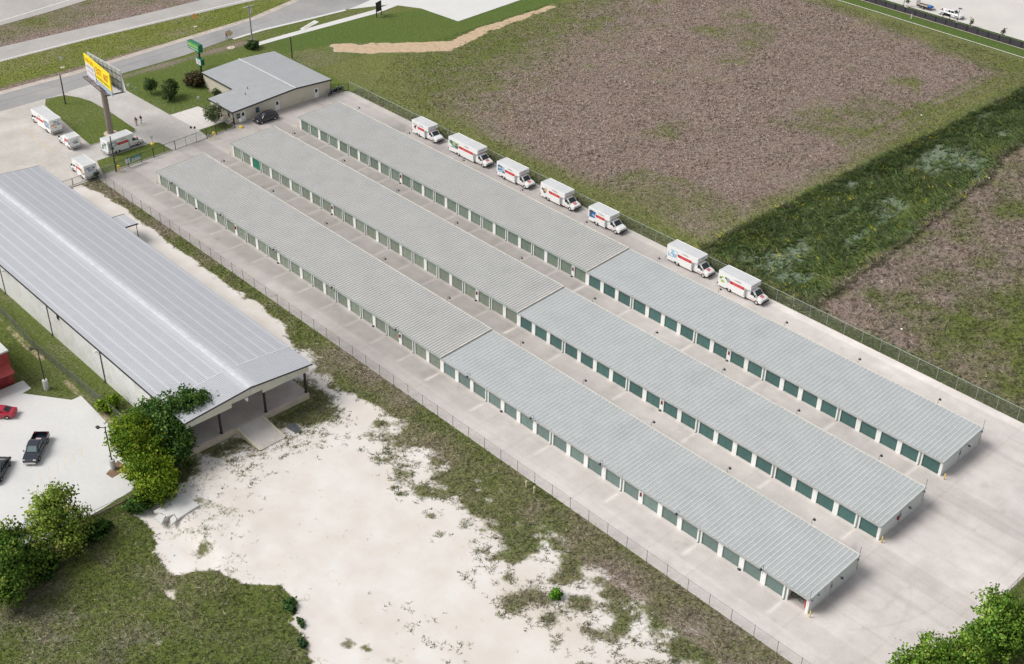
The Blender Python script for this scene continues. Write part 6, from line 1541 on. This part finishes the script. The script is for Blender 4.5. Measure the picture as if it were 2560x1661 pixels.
def tint(pal, cid, seed, amp=.22):
    r = np.random.default_rng(seed); pal = np.array(pal); k = cid.max()+1
    w = r.random((k,1))**1.0; base = pal[0]*(1-w)+pal[1]*w
    if len(pal) > 2:
        q = r.random(k) < .12; base[q] = pal[2]
    c = 1.85*base[cid]*(1+amp*r.normal(size=(len(cid),1)))
    return np.clip(c,.004,1)

def tree(name, label, cat, base, lobes, n, size, pal, trunk_r, seed, clump=.32, per=14, gaps=.3, group=None, up=.5):
    """lobes are (x,y,z,rx,ry,rz) in world metres; trunk and limbs run from base into each lobe"""
    t = thing(name, label, cat, (base[0],base[1],0), 0, group)
    L = [(l[0]-base[0],l[1]-base[1],l[2],l[3],l[4],l[5]) for l in lobes]
    r = random.Random(seed); tb = MB()
    zf = min(l[2] for l in L)*.55+.25; top = Vector((r.uniform(-.1,.1),r.uniform(-.1,.1),zf))
    tb.tube((0,0,-.8),top,trunk_r*1.25,trunk_r*.85,n=9); tb.build("trunk", BARK, t)
    lb = MB()
    for l in L:
        c = Vector(l[:3]); mid = top.lerp(c,.5)+Vector((r.uniform(-.2,.2),r.uniform(-.2,.2),.15))
        lb.tube(top-Vector((0,0,.1)),mid,trunk_r*.6,trunk_r*.42,n=7); lb.tube(mid,c,trunk_r*.42,trunk_r*.25,n=6)
        for i in range(7):
            d = Vector((r.gauss(0,1),r.gauss(0,1),r.uniform(-.3,1))).normalized(); e = c+Vector((d.x*l[3],d.y*l[4],d.z*l[5]))*r.uniform(.65,.95)
            s = mid.lerp(c,r.uniform(.3,1)); m_ = s.lerp(e,.5)+Vector((0,0,r.uniform(0,.25)))
            lb.tube(s,m_,trunk_r*.2,trunk_r*.14,n=5); lb.tube(m_,e,trunk_r*.14,trunk_r*.05,n=4)
    lb.build("limbs", BARK, t)
    P, cid = crown_points(L, n, clump, per, gaps, seed)
    P[:,2] = np.maximum(P[:,2], .1)
    leaf_cloud("crown", P, size, tint(pal,cid,seed), t, up, crown_points.nrm)
    return t

G_BRIGHT = [(.062,.125,.008),(.150,.215,.014),(.21,.25,.025)]
G_DARK = [(.022,.062,.012),(.060,.120,.018),(.09,.15,.03)]
G_LIGHT = [(.085,.145,.020),(.20,.255,.040),(.30,.32,.08)]
G_OLIVE = [(.05,.075,.03),(.12,.15,.07),(.19,.20,.12)]
G_DEEP = [(.018,.040,.012),(.05,.085,.022),(.07,.10,.03)]

tree("leafy_tree","big dense bright green tree between the warehouse bay and the white parking lot","tree",(70.6,-41.4),
     [(65.2,-41.4,4.6,2.9,2.9,2.5),(67.0,-41.0,3.4,2.8,2.9,2.4),(69.6,-42.2,2.9,2.6,2.6,2.0),(73.2,-42.7,1.9,2.3,2.3,1.7),(71.2,-41.6,2.2,2.4,2.2,1.8)],27000,.24,G_BRIGHT,.24,21,.34,16,.30)
tree("leafy_tree","darker green tree overhanging the corner of the warehouse roof","tree",(69.4,-37.8),
     [(64.9,-36.2,5.0,2.6,2.6,2.0),(65.6,-33.6,5.6,2.2,2.2,1.7),(67.5,-37.2,3.9,2.7,2.7,2.1),(63.0,-37.8,4.6,2.2,2.2,1.8),(69.0,-37.8,2.6,2.3,2.2,1.8),(66.3,-31.9,5.5,1.3,1.3,1.1)],21000,.24,G_DARK,.24,22,.34,16,.30)
tree("thin_tree","thin yellow-green tree at the retaining wall of the white parking lot","tree",(73.0,-55.0),
     [(69.8,-54.0,4.6,2.4,2.3,1.8),(71.2,-55.3,3.8,2.6,2.6,1.8),(72.6,-56.8,3.2,2.2,2.2,1.6),(72.8,-53.2,2.6,2.0,1.9,1.6),(74.3,-55.2,1.6,2.0,2.0,1.6)],12500,.23,G_LIGHT,.17,23,.36,14,.46)
tree("leafy_tree","bushy green tree at the lower left edge of the photo","tree",(76.0,-62.5),
     [(74.6,-62.5,3.6,2.6,2.6,2.2),(71.6,-60.8,4.0,1.9,1.9,1.6),(76.6,-63.4,2.2,2.6,2.6,2.0),(74.2,-59.4,1.6,2.2,2.2,1.3)],15500,.24,[(.04,.095,.012),(.11,.175,.025),(.17,.22,.04)],.2,24,.35,16,.36)
tree("leafy_tree","lower of the two bright green trees at the bottom right corner","tree",(152.6,2.8),
     [(152.2,1.4,3.6,3.0,3.0,2.0),(151.0,-1.2,3.0,2.3,2.3,1.7),(154.0,4.2,3.4,2.4,2.4,1.9),(155.2,.8,2.6,2.6,2.6,1.8)],21000,.22,[(.05,.12,.012),(.14,.225,.028),(.20,.28,.05)],.2,25,.34,16,.34)
tree("leafy_tree","upper of the two bright green trees at the right edge beyond the yard fence","tree",(155.4,11.6),
     [(153.6,11.4,4.6,2.3,2.3,2.0),(155.2,10.2,3.6,2.8,2.8,2.3),(156.4,13.2,3.4,2.6,2.6,2.2),(153.8,8.6,2.4,2.1,2.1,1.7)],21000,.22,[(.045,.11,.012),(.125,.21,.026),(.19,.27,.05)],.2,26,.34,16,.34)
tree("small_tree","airy grey-green tree in front of the office corner","tree",(-16.0,21.1),
     [(-15.2,20.5,2.7,1.9,1.9,1.3),(-16.4,21.4,2.2,1.7,1.7,1.2),(-14.4,19.8,2.3,1.3,1.3,1.0)],3600,.20,G_OLIVE,.10,27,.26,12,.36)
tree("small_tree","small round dark tree on the lawn nearer the billboard","tree",(-36.9,19.3),
     [(-36.6,19.2,1.9,1.35,1.35,1.2)],2000,.18,G_DEEP,.09,28,.22,12,.2)
tree("small_tree","wider dark tree on the lawn between the driveway and the round bush","tree",(-31.5,20.8),
     [(-32.2,21.2,2.0,1.7,1.7,1.5),(-31.3,20.3,1.4,1.5,1.5,1.1),(-33.1,22.0,2.5,1.0,1.0,.9)],3600,.18,G_DEEP,.10,29,.24,12,.24)
def bush(name, label, c, r, n, size, pal, seed, group=None, clump=.2, gaps=.12):
    t = thing(name, label, "shrub", (c[0],c[1],c[3] if len(c)>3 else 0), 0, group)
    P, cid = crown_points([(0,0,c[2],r[0],r[1],r[2])]+[(r[0]*.4*math.cos(k*2.1),r[1]*.4*math.sin(k*2.1),c[2]*.9,r[0]*.7,r[1]*.7,r[2]*.75) for k in range(3)], n, clump, 10, gaps, seed)
    P[:,2] = np.maximum(P[:,2], .05); leaf_cloud("foliage", P, size, tint(pal,cid,seed), t, .5, crown_points.nrm)
    s = MB(); s.tube((0,0,-.2),(0,0,c[2]),.06,.03,n=6)
    for k in range(5): a = k*1.26; s.tube((0,0,.1),(r[0]*.5*math.cos(a),r[1]*.5*math.sin(a),c[2]*1.1),.035,.015,n=5)
    s.build("stems", BARK, t); return t
bush("round_shrub","large round reddish dark shrub beside the office below the green pylon sign",(-34.6,28.4,1.3),(2.3,2.3,1.5),4200,.22,[(.035,.035,.016),(.075,.07,.028),(.10,.045,.03)],41,clump=.16,gaps=.05)
bush("shrub","dark shrub at the foot of the grey power pole",(-44.2,48.3,.8),(1.6,1.5,.9),1100,.26,G_DEEP,42)
bush("shrub","spiky shrub in the stone planter by the office wall",(-27.2,28.6,.8),(.8,.7,.7),420,.24,G_OLIVE,43)
bush("shrub","second spiky shrub in the stone planter nearer the wing",(-24.4,28.5,.6),(.7,.6,.5),300,.22,G_OLIVE,44)
bush("shrub","green shrub growing through the grey wire fence beside the warehouse",(52.8,-38.5,1.0),(1.3,1.5,1.0),1300,.26,G_BRIGHT,45)
bush("shrub","single bright green shrub in the weedy sand near the storage fence",(117.3,-18.8,.5),(.72,.72,.6),900,.16,[(.05,.15,.01),(.12,.26,.02),(.16,.30,.04)],46,clump=.10,gaps=.02)
bush("shrub","leafy shrub behind the chain gate beside the parked truck",(-10.4,-7.5,.6),(1.0,1.0,.7),700,.24,G_DEEP,47)
bush("shrub","tangled shrub under the thin tree on the slope of the retaining wall",(73.0,-51.5,.6,-.7),(1.3,2.4,.8),1300,.28,G_DARK,48)
bush("shrub","tangled shrub at the retaining wall below the big bright tree",(72.4,-45.2,.7,-.5),(1.4,1.6,.9),1200,.28,G_DARK,49)
bush("shrub","low shrub on the slope between the two lower left trees",(74.6,-58.8,.6,-.7),(1.6,2.0,.8),1300,.28,G_DARK,50)
bush("shrub","low dark shrub at the edge of the meadow and the sand, larger one",(98.6,-41.5,.35),(1.1,.8,.45),700,.2,[(.03,.075,.02),(.06,.115,.03),(.08,.13,.04)],51,clump=.12)
for i,(x,y) in enumerate(((101.0,-41.9),(101.7,-42.1),(103.5,-43.5),(104.1,-43.7))):
    bush("shrub","small dark green weed clump at the tip of the meadow beside the sand",(x,y,.22),(.42,.4,.25),200,.15,[(.025,.07,.025),(.05,.10,.035),(.07,.12,.04)],60+i,"dark weed clumps by the meadow",clump=.08)
for i,(x,y,l) in enumerate(((53.6,183.0,"sapling right of the white pickup at the far car park edge"),(61.9,182.4,"rightmost sapling at the far car park edge"),(35.9,184.1,"sapling left of the trailer at the far car park"))):
    t = thing("sapling", "slender young "+l, "tree", (x,y-1.6,0), 0, "saplings by the far car park"); s = MB(); s.tube((0,0,0),(0,0,1.7),.035,.02,n=6); s.build("trunk", BARK, t)
    P,cid = crown_points([(0,0,1.5,.42,.42,.75)],260,.16,10,.3,80+i); leaf_cloud("crown",P,.17,tint(G_OLIVE,cid,80+i),t)
    q = MB(); q.tube((0,0,-.1),(0,0,.05),.55,.5,n=14); q.build("mulch_ring", CONC_TAN, t)

def tufts(name, label, x, y, h, w, cols, blades=4, cat=None, lean=.35):
    """upright grass and weed tufts on the ground, several blades each"""
    n = len(x); pd = np.full(n,5.0); z = ground_z(x,y,paved_dist(x,y))
    X = np.repeat(x,blades); Y = np.repeat(y,blades); Z = np.repeat(z,blades); H = np.repeat(h,blades)*rng.uniform(.6,1.15,n*blades); Wd = np.repeat(w,blades)
    m = n*blades; a = rng.uniform(0,2*PI,m); rad = Wd*rng.uniform(0,.9,m); t = rng.uniform(0,2*PI,m)
    bx, by = X+rad*np.cos(t), Y+rad*np.sin(t); bw = Wd*rng.uniform(.18,.40,m)
    la = rng.uniform(0,2*PI,m); ll_ = H*(lean+.75)*rng.uniform(.5,1.5,m); lx, ly = np.cos(la)*ll_, np.sin(la)*ll_; a = la+PI/2; H = H*.75
    V = np.stack([np.stack([bx-bw*np.cos(a),by-bw*np.sin(a),Z-.04],1), np.stack([bx+bw*np.cos(a),by+bw*np.sin(a),Z-.04],1), np.stack([bx+lx,by+ly,Z+H],1)],1).reshape(-1,3)
    F = np.arange(m*3).reshape(-1,3)
    g = np.cross(V[F[:,1]]-V[F[:,0]], V[F[:,2]]-V[F[:,0]]); fl = g[:,2] < 0; F[fl] = F[fl][:,::-1]
    c = 1.5*np.repeat(cols,blades,0)*(1+.24*rng.normal(size=(m,1))); c = np.clip(c,.005,1)
    col = np.concatenate([np.repeat(c,3,0),np.ones((m*3,1))],1)
    nv = np.repeat(np.stack([lx*.5,ly*.5,np.ones(m)*H*1.2],1),3,0); nv /= np.linalg.norm(nv,axis=1)[:,None]
    o = link(name, np_mesh(name,V,F,BLADE,{"tint":col},False,nv)); tag(o,label,cat,None,"stuff"); return o

def pick(a, b, n): 
    w = rng.random((n,1)); return np.array(a)*(1-w)+np.array(b)*w
def veg_cols(x, y, A, B, Cc, E):
    n = len(x); g = pick((.055,.080,.018),(.135,.160,.036),n); br = pick((.15,.23,.02),(.28,.32,.05),n); g = g*(1-E[:,None])+br*E[:,None]
    l = pick((.030,.068,.018),(.095,.160,.040),n); g = g*(1-Cc[:,None]*.8)+l*Cc[:,None]*.8
    d = pick((.175,.125,.108),(.36,.28,.24),n); q = rng.random(n)[:,None] < .22; d = np.where(q, pick((.36,.30,.24),(.46,.40,.33),n), d)
    bb = np.clip(B+rng.normal(size=n)*.16,0,1)[:,None]; return g*(1-bb)+d*bb
def scatter(x0,x1,y0,y1,n,fn):
    x = rng.uniform(x0,x1,n); y = rng.uniform(y0,y1,n); cv = cover(x,y); pd = paved_dist(x,y); k = fn(x,y,cv,pd); return x[k],y[k],[c[k] for c in cv]
# dry field and the second field
x,y,cv = scatter(-22,79,51,171,70000,lambda x,y,c,p: (p>.5)&inside(x,y,[(-22,72),(-8,51),(79,51),(80,171),(8,171),(-22,120)])&(rng.random(len(x))<c[0]))
nn = fbm(x,y,6,501); tufts("dry_weeds","tall dry brown and purple weeds covering the big vacant field",x,y,(.14+.30*nn*cv[1]+.10*rng.random(len(x))),.16+.12*rng.random(len(x)),veg_cols(x,y,*[cv[i] for i in (0,1,2,4)]),4,"weeds")
x,y,cv = scatter(92,160,51,135,30000,lambda x,y,c,p: (p>.5)&inside(x,y,FIELD2)&(rng.random(len(x))<c[0]))
tufts("rough_grass","matted brown and green grass in the field beyond the ditch",x,y,.22+.35*rng.random(len(x)),.16+.12*rng.random(len(x)),veg_cols(x,y,*[cv[i] for i in (0,1,2,4)]),4,"grass",.7)
# ditch plants
x,y,cv = scatter(76,103,50.6,200,34000,lambda x,y,c,p: (p>.4)&inside(x,y,[(77,50.5),(77.6,84),(78,106),(79,130),(80,200),(102,200),(96,160),(93,133),(94.2,121.7),(97,112),(100,75),(101.5,51)])&(rng.random(len(x))>c[5]*.8))
cc = veg_cols(x,y,*[cv[i] for i in (0,1,2,4)]); yl = rng.random(len(x)) < .012; cc[yl] = np.array([.45,.42,.03])
nn = fbm(x,y,4,511); tufts("ditch_plants","dense dark green broadleaf plants filling the drainage ditch",x,y,.28+.75*nn**1.5+.15*rng.random(len(x)),.24+.20*rng.random(len(x)),cc,5,"plants",.8)
# grey-blue patches among them
# meadow at the lower left
x,y,cv = scatter(70.8,116,-76,-36,30000,lambda x,y,c,p: (p>.3)&(c[0]>.55)&(sdist(x,y,SAND)<.3))
tufts("meadow_grass","long green grass of the meadow at the lower left",x,y,.14+.22*rng.random(len(x)),.12+.10*rng.random(len(x)),veg_cols(x,y,*[cv[i] for i in (0,1,2,4)]),4,"grass",.6)
# weeds on the sand and the strip along the storage fence
x,y,cv = scatter(-9,160,-34,-7.3,90000,lambda x,y,c,p: (p>.25)&(rng.random(len(x))<np.clip((c[0]+.9*(vnoise(x,y,.9,301)-.5))*1.5-.28,0,.95)*sst(c[0],.03,.16)))
tufts("lot_weeds","scattered green and brown weeds along the storage fence and over the sandy lot",x,y,.10+.22*rng.random(len(x)),.10+.10*rng.random(len(x)),veg_cols(x,y,*[cv[i] for i in (0,1,2,4)]),4,"weeds",.9)
x,y,cv = scatter(69,90,-50,-15,12000,lambda x,y,c,p: (p>.2)&(rng.random(len(x))<np.clip((c[0]+.9*(vnoise(x,y,.7,303)-.5))*1.2-.3,0,.8)*sst(c[0],.05,.2))&(sdist(x,y,SAND)>-.5))
tufts("lot_weeds","sparse small weeds on the sand in front of the warehouse bay",x,y,.08+.14*rng.random(len(x)),.07+.08*rng.random(len(x)),veg_cols(x,y,*[cv[i] for i in (0,1,2,4)])*.75,4,"weeds",.9)
# tiny scattered specks of weed over the open sand
x,y,cv = scatter(72,150,-48,-12,1000,lambda x,y,c,p: (sdist(x,y,SAND)>.4)&(vnoise(x,y,7,305)>.52)&(rng.random(len(x))<.5))
tufts("sand_specks","tiny dark weed seedlings dotted over the open sand",x,y,.04+.10*rng.random(len(x)),.05+.08*rng.random(len(x)),pick((.10,.085,.06),(.20,.17,.12),len(x)),3,"weeds",1.2)
# strip along the east fence and by the warehouse
x,y,cv = scatter(-11,160,50.2,52.6,15000,lambda x,y,c,p: (p>.08))
tufts("fence_grass","green grass along the outside of the truck lane fence",x,y,.15+.25*rng.random(len(x)),.10+.08*rng.random(len(x)),veg_cols(x,y,*[cv[i] for i in (0,1,2,4)]),4,"grass",.5)
x,y,cv = scatter(8,72,-47,-36.2,14000,lambda x,y,c,p: (p>.15)&(rng.random(len(x))<c[0]))
tufts("verge_grass","mown grass round the grey wire fence beside the warehouse",x,y,.07+.10*rng.random(len(x)),.09+.07*rng.random(len(x)),veg_cols(x,y,*[cv[i] for i in (0,1,2,4)]),3,"grass",.6)
# roadside verges
x,y,cv = scatter(-97,-56,-5,75,26000,lambda x,y,c,p: (p>.2)&(rng.random(len(x))<c[0]))
tufts("verge_grass","yellow-green grass of the road verges",x,y,.10+.16*rng.random(len(x)),.16+.12*rng.random(len(x)),veg_cols(x,y,*[cv[i] for i in (0,1,2,4)]),3,"grass",.5)
# ground beyond the near end of the yard
x,y,cv = scatter(151.5,166,-7,30,5000,lambda x,y,c,p: (p>.15))
tufts("litter_weeds","dry grey-brown undergrowth beneath the bottom right trees",x,y,.06+.14*rng.random(len(x)),.10+.08*rng.random(len(x)),pick((.12,.10,.075),(.26,.23,.18),len(x)),3,"weeds",.9)
# small white litter in the fields
lit = MB(); lit.ellipsoid((0,0,.12),.20,.16,.12,8,5)
lit_me = lit.mesh("litter", WHITE_INK)
for x,y,l in ((113.4,57.6,"white scrap lying in the brown and green field beyond the fence"),(96.6,113.0,"white scrap lying at the edge of the ditch"),(73.3,128.3,"white scrap lying in the dry field beside the ditch"),(22.5,96.0,"white scrap lying in the middle of the dry field")):
    tag(link("litter", lit_me, None, (x,y,-.05)), l, "litter", "white litter in the fields")
